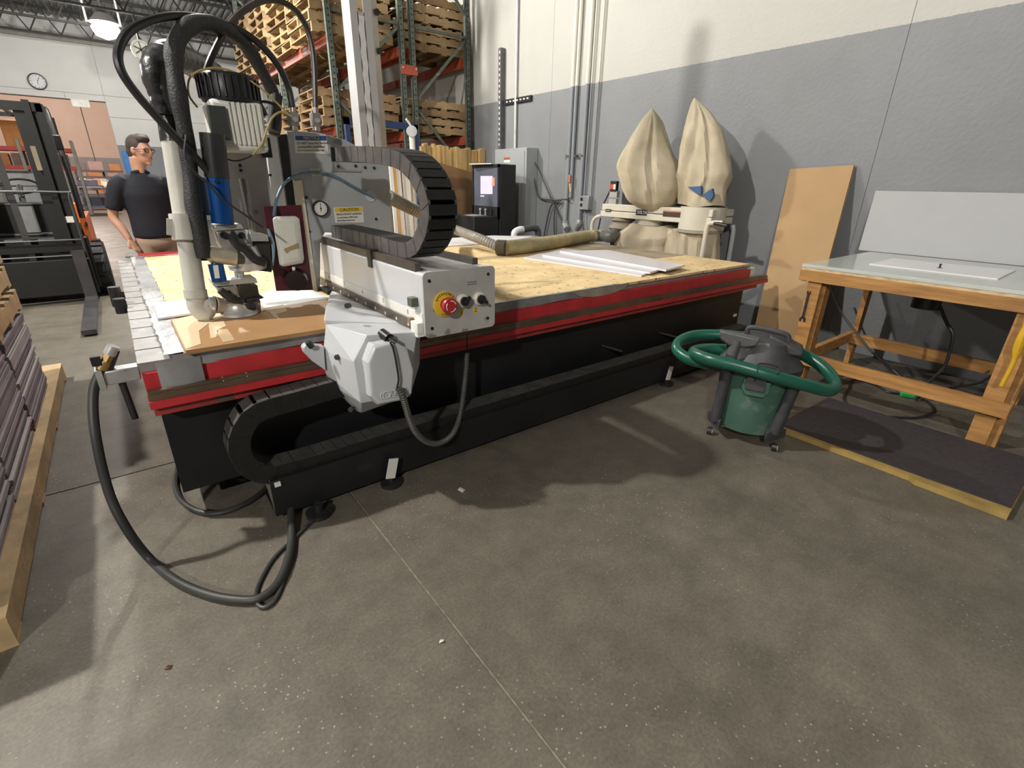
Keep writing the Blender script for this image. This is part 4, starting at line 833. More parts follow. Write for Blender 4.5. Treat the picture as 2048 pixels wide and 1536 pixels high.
# wrench hung on the left bench leg
wr_ = M(); a, b = W(1617, 588, x=BX-.004), W(1606, 633, x=BX-.004)
wr_.bar(a, b, .016, .006, (1, 0, 0))
for q, s in ((a, .6), (b, 1.)):
    d = (a-b).normalized()*(1 if q is a else -1)
    for sg in (-1, 1):
        w_ = Vector((0, 1, 0))*sg; wr_.bar(q, q+d*.018*s+w_*.016*s, .014*s, .008, (1, 0, 0)); wr_.bar(q+d*.016*s+w_*.016*s, q+d*.036*s+w_*.014*s, .010*s, .008, (1, 0, 0))
single('wrench', 'dark open ended wrench hanging on the left bench leg', 'wrench', wr_, DARK, tuple(a))
yt = M(); yt.tube([W(2003, 772, x=3.80), W(2025, 730, x=3.80), W(2035, 700, x=3.80), W(2050, 655, x=3.80), W(2060, 625, x=3.80)], .014, 10, 4, rfun=lambda t_: .011+.012*(1 if .35 < t_ < .75 else 0)*math.sin(max(0, (t_-.35)/.4)*PI))
single('yellow_push_stick', 'yellow plastic push stick leaning on the right bench leg', 'tool', yt, mat('yellow_plastic', (.62, .36, .02), .4), tuple(W(2003, 772, x=3.8)))
# floor platform with black mat
pa = thing('floor_platform', 'low plywood platform with black rubber mat in front of the workbench', 'platform', (3.5, .6, 0))
yk = .50
part('plywood', M().prism([(3.075, 1.16, 0), (3.075, .45, 0), (3.05, .42, 0), (3.05, .055, 0), (3.85, .055, 0), (3.85, 1.16, 0)], (0, 0, .028)), mat('edge_ply', (.35, .235, .07), .7, 0, .25, 8), pa)
part('rubber_mat', M().prism([(3.11, 1.16, .028), (3.115, .5, .028), (3.13, .06, .028), (3.85, .06, .028), (3.85, 1.16, .028)], (0, 0, .007)), mat('mat_black', (.035, .03, .034), .75, 0, .2, 30, spots=[(120, .74, (.35, .33, .3))]), pa)

# ================================================================== green shop vacuum
GRN = mat('green_tub', (.05, .115, .085), .6, 0, .16, 5, spots=[(11, .62, (.10, .15, .12))])
GHS = mat('green_hose', (.012, .085, .058), .32, 0, .12, 5)
VDK = mat('vac_dark_grey', (.045, .046, .05), .55, 0, .3, 8)
VC = W(1503, 868, z=0); vx, vy = VC.x, VC.y
vc = thing('shop_vacuum', 'green shop vacuum with its hose coiled round the dark motor head', 'vacuum cleaner', (vx, vy, 0))
tub = part('tub', M().lathe([(.15, .06), (.185, .075), (.205, .25), (.215, .385), (.222, .40)], (vx, vy, 0), 40), GRN, vc, 'dusty green tub')
vd = Vector((CAM.x-vx, CAM.y-vy, 0)).normalized(); vs_ = Vector((-vd.y, vd.x, 0))           # towards viewer, sideways (viewer's right is -)
rgt = -vs_ if (-vs_).dot(CR) > 0 else vs_
def V(r_, f_, z): return Vector((vx, vy, 0)) + rgt*r_ + vd*f_ + Vector((0, 0, z))
part('tub_recess', M().hull([V(a, .205+d, z) for a, z in ((-.06, .385), (.08, .385), (.08, .33), (.055, .30), (-.04, .30), (-.065, .335)) for d in (0, .03)]), GRN, tub, bev=.006)
part('tub_latch', M().hull([V(a, .22+d, z) for a, z in ((-.045, .40), (.055, .40), (.055, .335), (-.045, .335)) for d in (0, .028)]), VDK, vc, bev=.004)
part('motor_head', M().lathe([(.225, .395), (.228, .43), (.2, .455), (.175, .49), (.15, .55), (.10, .575), (0, .58)], (vx, vy, 0), 40), VDK, vc, 'dark grey motor head')
part('head_cap', M().hull([V(a, f_, z) for a in (.02, .20) for f_ in (-.06, .1) for z in (.5, .59 if a < .1 else .53)]), VDK, vc, bev=.012)
part('carry_handle', M().tube([V(-.10, .05, .56), V(-.085, .05, .605), V(.09, .05, .595), V(.12, .05, .56)], .014, 10, 5), VDK, vc)
part('dusty_lid', M().hull([V(a, f_, z) for a in (-.08, .03) for f_ in (.06, .15) for z in (.5, .555)]), mat('dusty_lid', (.16, .17, .14), .8), vc)
# caster arms, casters, wands standing in them
for (a, f_) in ((-.17, .11), (.15, .13), (-.14, -.14), (.15, -.14)):
    part('caster_arm', M().hull([V(a*k, f_*k, z) for k, z in ((.7, .07), (.7, .13), (1.12, .06), (1.12, .12))]+[V(a*1.1-f_*s*.4, f_*1.1+a*s*.4, z) for s in (-1, 1) for z in (.06, .11)]), VDK, vc, bev=.008)
    c = V(a*1.15, f_*1.15, .022); part('caster', M().cyl(c-rgt*.014, c+rgt*.014, .022, 18), BLACK, vc); part('caster_hub', M().cyl(c+vd*.004+rgt*.0145, c+vd*.004+rgt*.018, .012, 12), LABW, vc)
wl = part('wand', M().cyl(V(-.175, .14, .10), V(-.15, .19, .49), .034, 20, .031), VDK, vc, 'dark extension wand holding a floor nozzle')
part('floor_nozzle', M().hull([V(a, f_, z) for a, z in ((-.24, .60), (-.02, .585), (-.035, .545), (-.09, .53), (-.18, .53), (-.225, .555)) for f_ in (.15, .20)]), mat('nozzle_grey', (.085, .087, .09), .45), wl, bev=.01)
part('nozzle_neck', M().cyl(V(-.15, .19, .47), V(-.135, .185, .56), .031, 18, .026), MATS['nozzle_grey'], wl)
part('wand', M().cyl(V(.155, .14, .10), V(.20, .16, .40), .034, 20, .032), VDK, vc)
# coiled hose
hp = [V(q[0]*1.04-.05, q[1], q[2]) for q in ((-.20, .15, .405), (-.32, .14, .41), (-.405, .09, .435), (-.41, -.0, .465), (-.32, -.10, .49), (-.10, -.16, .50), (.14, -.15, .485), (.32, -.06, .45), (.415, .05, .40), (.40, .14, .375), (.28, .21, .40), (.10, .265, .435), (-.06, .275, .455), (-.20, .26, .46), (-.29, .18, .455), (-.30, .10, .45), (-.24, .02, .45), (-.15, -.02, .45))]
part('coiled_hose', M().tube(hp, .031, 14, 7), GHS, vc, 'glossy green hose')
part('hose_cuff', M().cyl(V(-.28, .14, .405), V(-.18, .16, .405), .032, 18), VDK, vc)
part('hose_strap', M().tube([V(.0, .275, .40), V(.0, .30, .45), V(.0, .28, .485), V(.09, .265, .48), V(.095, .28, .44), V(.09, .25, .385)], .004, 6), BLACK, vc)
part('vac_cord', M().tube([V(-.12, .235, .44), V(0, .25, .435), V(.1, .235, .44)], .005, 6), BLACK, vc)

vc.scale = (1.0, 1.0, 1.15); vc.location.x -= .03; vc.location.y += .03
# ================================================================== black computer cabinet
XCC = 4.5; yA, yB = W(997, 400, x=XCC).y, W(945, 400, x=XCC).y; xR = W(1031, 400, y=yA).x; zT = W(997, 328, x=XCC).z
cc_ = thing('computer_cabinet', 'black computer cabinet with a lit purple screen beside the electrical panel', 'computer', ((XCC+xR)/2, (yA+yB)/2, 0))
KB = mat('cabinet_black', (.02, .02, .022), .4, .1, .2)
part('body', M().box(XCC+.03, xR, yA, yB, 0, zT), KB, cc_, bev=.006)
part('screen_frame', M().box(XCC, XCC+.03, yA, yA+.03, .95, zT).box(XCC, XCC+.03, yB-.03, yB, .95, zT).box(XCC, XCC+.03, yA, yB, zT-.04, zT).box(XCC, XCC+.03, yA, yB, .95, 1.12), KB, cc_)
scr = part('screen', M().box(XCC+.012, XCC+.03, yA+.03, yB-.03, 1.12, zT-.04), mat('screen_grey', (.10, .11, .14), .3), cc_, 'glossy dark screen')
sy = lambda px: W(px, 370, x=XCC).y
part('screen_window', M().prism([W(*q, x=XCC+.0115) for q in ((961, 352), (985, 352), (985, 388), (961, 388))], (.001, 0, 0)), mat('screen_purple', (.45, .36, .75), .4, emit=1.1), scr, 'glowing purple window')
part('screen_window', M().prism([W(*q, x=XCC+.011) for q in ((984, 355), (989, 355), (989, 372), (984, 372))], (.001, 0, 0)), mat('screen_orange', (.6, .22, .12), .4, emit=.6), scr)
part('status_bar', M().prism([W(*q, x=XCC+.011) for q in ((961, 391), (968, 391), (968, 393), (961, 393))], (.001, 0, 0)), mat('screen_white', (.8, .8, .85), .4, emit=1.0), scr)
part('desk', M().box(XCC-.42, XCC+.02, yA+.02, yB+.08, 0, .99), KB, cc_, bev=.006)
part('desk_papers', M().ob((XCC-.2, (yA+yB)/2, .993), (.25, .3, .006), (0, 0, .2)), mat('dusty_paper', (.35, .35, .33), .7), cc_)
part('lock', M().cyl((XCC-.422, yB-.1, .93), (XCC-.428, yB-.1, .93), .012, 12), STEEL, cc_)
for k in range(3): part('joystick', M().cyl((XCC-.03, yA+.15+k*.14, .99), (XCC-.03, yA+.15+k*.14, 1.05), .012, 10).lathe([(.004, 0), (.02, .01), (.02, .03), (.002, .04)], (XCC-.03, yA+.15+k*.14, 1.05), 10), STEEL if k else BLACK, cc_)
part('top_papers', M().ob(((XCC+xR)/2-.05, (yA+yB)/2+.05, zT+.006), (.35, .5, .012), (0, 0, .1)), LABW, cc_)

# ================================================================== electrical panel, struts and conduits on the wall
EPG = mat('panel_grey', (.36, .38, .39), .4, .1, .04)
y0_, y1_ = W(1052, 350, x=5.10).y, W(990, 350, x=5.10).y; z1_ = W(1020, 297, x=5.10).z
ep_ = thing('electrical_panel', 'tall grey electrical panel on the wall behind the computer cabinet', 'electrical panel', (5.2, (y0_+y1_)/2, .5))
part('enclosure', M().box(5.10, 5.325, y0_, y1_, .45, z1_), EPG, ep_, bev=.006)
part('panel_door', M().box(5.092, 5.10, y0_+.04, y1_-.03, .5, z1_-.05), EPG, ep_)
c = W(1013, 318, x=5.09); part('danger_label', M().box(5.089, 5.092, c.y-.09, c.y+.07, c.z-.012, c.z+.022), mat('label_red', (.42, .1, .06), .5), ep_)
part('danger_label', M().box(5.0895, 5.092, c.y-.09, c.y+.07, c.z-.05, c.z-.012), LABW, ep_)
GALV = mat('galvanised', (.42, .43, .43), .4, .5, .1, 10); STRT = mat('strut_grey', (.13, .13, .135), .5, .4, .15)
y = W(1003, 180, x=5.28).y; zt_a, zb_a = W(1005, 96, x=5.28).z, W(1000, 292, x=5.28).z
st = thing('strut_channel', 'perforated grey strut channel standing upright on the wall beside the rack', 'strut', (5.3, y, zb_a))
part('channel', M().box(5.24, 5.325, y-.035, y+.035, zb_a-.35, zt_a), STRT, st)
k = 0; z = zb_a
while z < zt_a-.05:
    part('slot', M().box(5.237, 5.241, y-.012, y+.012, z, z+.035), LABW, st); z += .075
c = W(1035, 200, x=5.29); s2 = thing('strut_channel', 'short black horizontal strut crossing the single conduit above the panel', 'strut', (5.3, c.y, c.z))
part('channel', M().box(5.29, 5.328, W(1061, 196, x=5.29).y, W(1008, 204, x=5.29).y, c.z-.035, c.z+.035), BLACK, s2)
for k in range(7): part('slot', M().box(5.288, 5.291, W(1061, 196, x=5.29).y+.05+k*.085, W(1061, 196, x=5.29).y+.09+k*.085, c.z-.01, c.z+.01), LABW, s2)
def conduit(px0, pxb, pyb, r, lab, bend=None, col=None):
    yy = W(px0, 0, x=5.30).y; p1 = W(pxb, pyb, x=5.30); pts = [(5.30, p1.y, 6.1), (5.30, p1.y, p1.z)]
    m = M(); m.cyl(pts[0], pts[1], r, 12)
    o = single('conduit', lab, 'conduit', m, col or paintc, (5.30, p1.y, p1.z), 'conduits on the right wall')
    if bend: part('conduit_body', M().tube([pts[1], Vector(pts[1])-Vector((0, 0, .06)), Vector(pts[1])-Vector((bend*.3, bend*.7, .12))], r*1.5, 10, 4), GALV, o)
    return o
paintc = paint_mat('painted_conduit', 2.672, (.68, .66, .60), (.24, .26, .285))
conduit(1036, 1030, 298, .022, 'single pale conduit running down into the electrical panel', col=mat('pale_conduit', (.66, .66, .64), .35, .3))
conduit(1148, 1131, 440, .030, 'first thick conduit from the left in the bundle beside the dust collector', .1)
conduit(1163, 1141, 395, .026, 'second thick conduit in the bundle, cut short above its neighbours', None)
conduit(1177, 1158, 440, .030, 'third thick conduit in the bundle, ending just left of the outlet box', -.1)
conduit(1191, 1168, 396, .012, 'thin conduit running down to the outlet box', None)
conduit(1203, 1181, 398, .012, 'thin conduit at the right edge of the conduit bundle', None)
c = W(1150, 312, x=5.28); s3 = thing('strut_channel', 'short dark strut clamping the conduit bundle to the wall', 'strut', (5.3, c.y, c.z)); part('channel', M().box(5.315, 5.329, W(1172, 309, x=5.3).y, W(1129, 313, x=5.3).y, c.z-.03, c.z+.03), STRT, s3)
for px in (1134, 1149, 1162): part('strut_nut', M().cyl((5.315, W(px, 312, x=5.3).y-.045, c.z), (5.26, W(px, 312, x=5.3).y-.045, c.z), .014, 8), STRT, s3)
c = W(1166, 404, x=5.24); ob_ = thing('outlet_box', 'grey outlet box with two black sockets below the thin conduits', 'outlet box', (5.3, c.y, c.z)); part('box', M().box(5.24, 5.328, c.y-.10, c.y+.07, c.z-.10, c.z+.08), GALV, ob_, bev=.004)
for dz in (.035, -.04): part('socket', M().cyl((5.239, c.y+.03, c.z+dz), (5.235, c.y+.03, c.z+dz), .024, 16), BLACK, ob_)
vl = thing('pipe_valve', 'brass and red valve between the conduits on the wall', 'valve', tuple(W(1140, 375, x=5.28))); part('valve_body', M().cyl(W(1141, 385, x=5.29), W(1139, 360, x=5.29), .022, 12), mat('brass', (.55, .38, .16), .35, .8), vl); part('valve_handle', M().box(5.25, 5.27, W(1140, 360, x=5.27).y-.02, W(1140, 360, x=5.27).y+.02, W(1140, 365, x=5.27).z, W(1140, 350, x=5.27).z), mat('faded_red', (.45, .18, .12), .5), vl)
CBL = mat('grey_black_cable', (.06, .06, .06), .45)
for lab, P_ in (('dark cable sagging from the electrical panel to the conduit bundle', ((1058, 302), (1066, 340), (1073, 385), (1085, 398), (1110, 400), (1137, 398))),
                ('straight thin cable running diagonally down the wall from the electrical panel', ((1059, 302), (1090, 370), (1115, 425), (1135, 470), (1150, 500))),
                ('dark cable curving down from the conduits to the floor behind the router bed', ((1125, 398), (1112, 410), (1108, 440), (1110, 490))),
                ('pale cable dropping beside the dark one behind the router bed', ((1118, 399), (1102, 412), (1092, 450), (1085, 490))),
                ('thin cable hanging from the outlet box', ((1166, 412), (1164, 440), (1172, 480), (1180, 510)))):
    single('wall_cable', lab, 'cable', M().tube([W(*q, x=5.27) for q in P_], .010, 8), CBL, tuple(W(*P_[0], x=5.27)), 'cables on the right wall')

# ================================================================== silver post behind the carriage, lumber
YPO = 3.8
al = thing('aluminium_post', 'tall silver aluminium post with slotted face standing behind the carriage', 'post', (1.66, YPO+.06, .80))
GA = mat('matte_aluminium', (.66, .65, .66), .42, .5, .06, 3, (1, 1, .2))
xl0, xl1 = 1.548, 1.70
part('post_face', M().box(xl0, xl0+.055, YPO, YPO+.012, .80, 4.2).box(xl0+.095, xl1, YPO, YPO+.012, .80, 4.2).box(xl0+.05, xl0+.10, YPO, YPO+.012, .80, 2.50), GA, al)
part('slot_tape', M().grid(lambda u, v: Vector((xl0+.052+.04*u+.004*math.sin(v*40), YPO-.002-.003*abs(math.sin(v*31+u*2)), 1.62+.86*v)), 4, 40), mat('peeling_white', (.72, .72, .72), .6, 0, .06, 30, bump=.6, bscale=60), al, 'peeling white strip')
part('post_side', M().box(xl0, xl0+.01, YPO+.012, YPO+.14, .80, 4.2), GA, al)
part('post_flange', M().prism([(xl1, YPO, .80), (xl1+.06, YPO+.04, .80), (xl1+.06, YPO+.12, .80), (xl1+.05, YPO+.12, .80), (xl1+.05, YPO+.045, .80), (xl1-.005, YPO+.012, .80)], (0, 0, 3.4)), mat('tan_flange', (.42, .37, .33), .45, .3), al)
for (px, py) in ((754, 24), (759, 102)):
    q = W(px, py, y=YPO+.015); part('bolt_hole', M().cyl(q+Vector((.0, -.006, 0)), q+Vector((0, .01, 0)), .02, 14), DARK, al)
cols = [((.70, .69, .66), 'white'), ((.55, .33, .14), 'orange brown'), ((.66, .63, .58), 'off white'), ((.50, .44, .36), 'pale tan'), ((.68, .67, .64), 'chalky white'), ((.36, .23, .10), 'dark brown')]
for k, (c_, nm) in enumerate(cols):
    a = W(796+k*8, 476, y=5.75); b = W(778+k*8.5, 300+12*(k % 3), y=6.15); 
    m = M().bar(Vector((a.x, 5.75, .02)), b, .042, .02, (0, 1, 0))
    single('lumber_plank', nm+' plank leaning behind the drag chain, number %s from the left' % ('one two three four five six'.split()[k]), 'plank', m, mat('plank_%d' % k, c_, .7, 0, .1, 5, (1, 1, .2)), (a.x, 5.75, .02), 'planks leaning behind the router bed')
fd = thing('air_regulator', 'small white round regulator standing above the drag chain', 'regulator', tuple(W(824, 300, y=5.4)))
c = W(823, 263, y=5.4); part('dial', M().cyl(c, c-Vector((.02, .05, 0)), .055, 20), LGREY, fd); part('stem', M().cyl(c, W(826, 310, y=5.4), .03, 12), LABW, fd); part('hook', M().tube([c+Vector((0, 0, .05)), W(816, 243, y=5.4), W(812, 238, y=5.4)], .012, 8), LABW, fd); part('support', M().cyl(W(826, 308, y=5.4), Vector((W(826, 308, y=5.4).x, 5.42, .80)), .02, 10), GALV, fd)

# ================================================================== pallet rack with stacked pallets
RG = mat('rack_green', (.10, .125, .105), .5, .2, .2, 10, spots=[(12, .62, (.22, .22, .19))]); RO = mat('rack_orange', (.36, .065, .03), .5, 0, .2, 6)
YR = 8.0
def upright(xa, xb, y, lab):
    t = thing('rack_upright', lab, 'rack upright', ((xa+xb)/2, y, 0), 'green rack uprights')
    for x in (xa, xb):
        p_ = part('post', M().box(x-.04, x+.04, y-.035, y-.030, 0, 5.2).box(x-.04, x-.034, y-.035, y+.035, 0, 5.2).box(x+.034, x+.04, y-.035, y+.035, 0, 5.2), RG, t)
        m = M(); z = .9
        while z < 5: m.box(x-.012, x+.012, y-.0375, y-.034, z, z+.022); z += .075
        part('punched_holes', m, BLACK, p_, kind='stuff')
        part('foot', M().box(x-.07, x+.07, y-.07, y+.07, 0, .012), RG, t)
    zz = [.2, 1.0, 1.55, 2.75, 3.45, 4.3, 5.0]
    part('brace', M().bar((xa, y, 2.62), (xb, y, 3.62), .03, .04), RG, t); part('brace', M().bar((xa, y, 3.62), (xb, y, 3.62), .03, .04), RG, t)
    part('brace', M().bar((xa, y, 2.55), (xb, y, 1.55), .03, .04), RG, t); part('brace', M().bar((xa, y, 1.55), (xb, y, .6), .03, .04), RG, t)
    part('brace', M().bar((xa, y, 4.9), (xb, y, 3.9), .03, .04), RG, t)
    return t
XA, XB, XC2, XD2 = 2.93, 4.02, 4.20, 5.20
upright(XA, XB, YR, 'green perforated rack upright nearest the silver post')
upright(XC2, XD2, YR, 'green perforated rack upright closest to the right wall')
upright(XA, XB, YR+2.6, 'second green rack upright further back in the front row')
upright(XA, XB, YR+5.2, 'third green rack upright furthest back in the front row')
rs = thing('row_spacer', 'orange spacer joining the two rack uprights', 'spacer', ((XB+XC2)/2, YR-.05, 3.05)); part('plate', M().box(XB-.05, XC2+.05, YR-.05, YR-.037, 2.97, 3.1), RO, rs, bev=.02); part('bolt', M().cyl((XC2+.02, YR-.05, 3.06), (XC2+.02, YR-.06, 3.06), .012, 8).cyl((XB-.02, YR-.05, 3.06), (XB-.02, YR-.06, 3.06), .012, 8), STEEL, rs)
bi = 0
for z, zn in ((3.22, 'upper'), (2.06, 'lower')):
    for x, xn in ((XA, 'aisle side'), (XB, 'inner side of the front row'), (XC2, 'inner side of the wall row'), (XD2, 'wall side')):
        for k in range(2):
            o = single('rack_beam', 'orange %s rack beam on the %s, %s bay' % (zn, xn, ('near', 'far')[k]), 'rack beam', M().box(x-.025, x+.025, YR+.04+k*2.6, YR+2.56+k*2.6, z, z+.13), RO, (x, YR+1.3+k*2.6, z), 'orange rack beams')
            if z > 3 and x == XA and k == 0:
                q = W(608, 92, x=XA-.026); part('beam_label', M().box(x-.028, x-.025, q.y-.09, q.y+.09, z+.03, z+.11), LABW, o)
                for s, dy in (('0', .055), ('0', 0), ('8', -.055)): part('label_text', textmesh(s, .08, face_x(Vector((x-.0285, q.y+dy, z+.07)))), INK, o)
# pallet prototype, long side along x
def pallet(name, label, loc, rz=0., sx=1.15, sy=1.0, group='wooden pallets on the rack', m=None, along=False):
    m = m or WOODP
    t = thing(name, label, 'pallet', (0, 0, 0), group)
    b_ = None
    for k in range(9 if along else 7):
        if along:
            y = -sy/2+.055+k*(sy-.11)/8; part('deck_board', M().box(-sx/2, sx/2, y-.055, y+.055, .108, .125), m, t)
        else:
            x = -sx/2+.05+k*(sx-.1)/6; part('deck_board', M().box(x-.05, x+.05, -sy/2, sy/2, .108, .125), m, t)
    for k in range(3):
        y = -sy/2+.02+k*(sy-.04)/2; part('stringer', M().box(-sx/2, sx/2, y-.019, y+.019, .018, .108), m, t)
    for k in range(4):
        x = -sx/2+.05+k*(sx-.1)/3; part('bottom_board', M().box(x-.05, x+.05, -sy/2, sy/2, 0, .017), m, t)
    t.location = loc; t.rotation_euler = (0, 0, rz); return t
WOODL = mat('pallet_wood_light', (.36, .25, .13), .75, 0, .2, 5, (1, 1, 1), .3, 30)
PR = pallet('pallet', 'bottom wooden pallet of the near stack on the lower rack beams beside the silver post', (3.33, YR+.62, 2.192), PI/2*0, 1.2, 1.05)
PL = pallet('pallet', 'bottom pale pallet of the near stack on the upper rack beams beside the silver post', (3.33, YR+.62, 3.352), 0, 1.2, 1.05, m=WOODL)
rnd = random.Random(5)
ordn = 'bottom second third fourth fifth sixth seventh eighth'.split()
stacks = [(3.33, YR+.62, 2.192, 4, 'near stack on the lower rack beams beside the silver post', 0), (3.33, YR+.62, 3.352, 6, 'near stack on the upper rack beams beside the silver post', 0),
          (4.67, YR+.68, 2.192, 4, 'stack on the lower rack beams by the wall', 1), (4.67, YR+.68, 3.352, 6, 'stack on the upper rack beams by the wall', 1),
          (3.36, YR+1.85, 3.352, 7, 'second stack along the upper front beams', 1), (3.36, YR+3.2, 3.352, 7, 'third stack along the upper front beams', 1), (3.36, YR+4.5, 3.352, 8, 'furthest stack along the upper front beams', 1), (3.36, YR+1.85, 2.192, 3, 'second stack along the lower front beams', 1)]
for (x, y, z, nn, nm, cp) in stacks:
    for k in range(nn):
        if not cp and k == 0: continue
        src = PL if z > 3 else PR
        if rnd.random() < .3: src = PL if src is PR else PR
        o = dup(src, (x+rnd.uniform(-.04, .04), y+rnd.uniform(-.02, .04), z+k*.127), (0, 0, rnd.uniform(-.04, .04)), ('%s pallet of the %s' % (ordn[k] if k < nn-1 else 'top', nm)))
# cardboard box and boards in the rack
single('cardboard_box', 'brown cardboard box behind the fan cover on the rack floor level', 'box', M().box(2.95, 3.9, YR+2.75, YR+3.8, 2.192, 2.75), CARD, (3.4, YR+3.3, 2.192), bev=.01)
single('cardboard_sheet', 'large brown cardboard panel standing in front of the rack left of the computer', 'cardboard', M().hull([W(868, 322, y=7.5), W(945, 345, y=7.5), Vector((W(945, 345, y=7.5).x, 7.5, .02)), Vector((W(868, 322, y=7.5).x, 7.5, .02)), W(868, 322, y=7.5)+Vector((0, .03, 0)), Vector((W(868, 322, y=7.5).x, 7.53, .02)), Vector((W(945, 345, y=7.5).x, 7.53, .02)), W(945, 345, y=7.5)+Vector((0, .03, 0))]), mat('cardboard_c', (.30, .17, .08), .8, 0, .08), (4.2, 7.5, .02))
SL = mat('yellow_slat', (.62, .42, .18), .7, 0, .3, 5, (1, 1, .3))
xs0, xs1 = W(842, 320, y=7.7).x, W(970, 330, y=7.7).x; zs = W(900, 293, y=7.7).z
sb = thing('slat_bundle', 'bundle of upright yellow wooden slats at the foot of the rack', 'lumber', ((xs0+xs1)/2, 7.7, 0))
k = 0; x = xs0
while x < xs1 and k < 40:
    h = zs+rnd.uniform(-.05, .03); part('slat', M().box(x, x+.038, 7.66+rnd.uniform(-.02, .02), 7.74, .0, h), SL, sb); x += .042; k += 1
bf = thing('blue_cart_frame', 'dark blue metal cart frame beside the silver post', 'cart', tuple(W(700, 262, y=6.9)-Vector((0, 0, W(700, 262, y=6.9).z))))
BLM = mat('dark_blue_metal', (.02, .045, .12), .45, .1, .1)
a, b = W(692, 235, y=6.9), W(830, 250, y=6.9)
for q in (a, b): part('upright', M().box(q.x-.03, q.x+.03, 6.87, 6.93, 0, q.z), BLM, bf)
part('top_bar', M().box(a.x-.03, b.x+.03, 6.87, 6.93, a.z-.08, a.z), BLM, bf)

# ================================================================== pallet load at the left edge
LP = pallet('pallet', 'long worn pallet on the floor under the grey corrugated sheets at the left', (0, 0, 0), 0, 2.95, 1.3, 'pallets at the left edge', mat('pallet_wood_warm', (.46, .33, .17), .75, 0, .25, 5, (1, 1, 1), .4, 25), True); LP.rotation_euler = (0, 0, PI/2); LP.location = (-.565-.65, 1.92+1.475, 0)
GC = mat('grey_corrugated', (.27, .25, .275), .75, 0, .22, 3, (1, 1, 14)); GC2 = mat('pale_corrugated', (.40, .375, .385), .75, 0, .12, 3, (1, 1, 14)); GC3 = mat('dark_corrugated', (.19, .175, .195), .75, 0, .2, 3, (1, 1, 14))
rnd = random.Random(12)
cuts = [1.93, 2.72, 3.52, 4.36]
names3 = ['nearest', 'middle', 'furthest']
for b_ in range(3):
    z = .126; k = 0
    ztop = .648
    while z < ztop and k < 30:
        h = rnd.choice((.015, .02, .026)); dx = rnd.uniform(-.022, .0); dy = rnd.uniform(-.014, .014)
        if z+h > ztop: break
        o = single('corrugated_sheet', '%s corrugated sheet from the floor in the %s stack of the left pallet load' % (('1st 2nd 3rd 4th 5th 6th 7th 8th 9th 10th 11th 12th 13th 14th 15th 16th 17th 18th 19th 20th 21st 22nd 23rd 24th 25th 26th 27th 28th 29th 30th 31st 32nd'.split())[k], names3[b_]), 'corrugated sheet',
               M().box(-1.75, -.60+dx, cuts[b_]+.012+dy, cuts[b_+1]-.012+dy, z, z+h-.001), rnd.choice((GC, GC, GC2, GC3)), (-1.2, (cuts[b_]+cuts[b_+1])/2, z), 'grey corrugated sheets on the left pallet'); z += h; k += 1
SP = pallet('pallet', 'pallet lying directly on the grey corrugated sheets at the left', (0, 0, 0), 0, 1.3, 1.2, 'pallets at the left edge', MATS['pallet_wood_warm']); SP.rotation_euler = (0, 0, PI/2); SP.location = (-.60-.6, 3.74, .652)
for z, lab, dx, dy in ((.79, 'middle empty pallet of the pile above the grey corrugated sheets', -.02, .06), (.93, 'upper empty pallet of the pile above the grey corrugated sheets', -.03, .14), (1.07, 'topmost empty pallet of the left pile, with white film on it', -.05, .2)):
    dup(SP, (-.60-.6+dx, 3.74+dy, z), (0, 0, PI/2), lab)
single('plastic_film', 'scrap of white film on the topmost left pallet', 'film', M().grid(lambda u, v: Vector((-1.0+.36*u, 4.2+.4*v, 1.197+.03*abs(math.sin(u*7+v*4)))), 10, 10), LABW, (-.8, 4.4, 1.197))

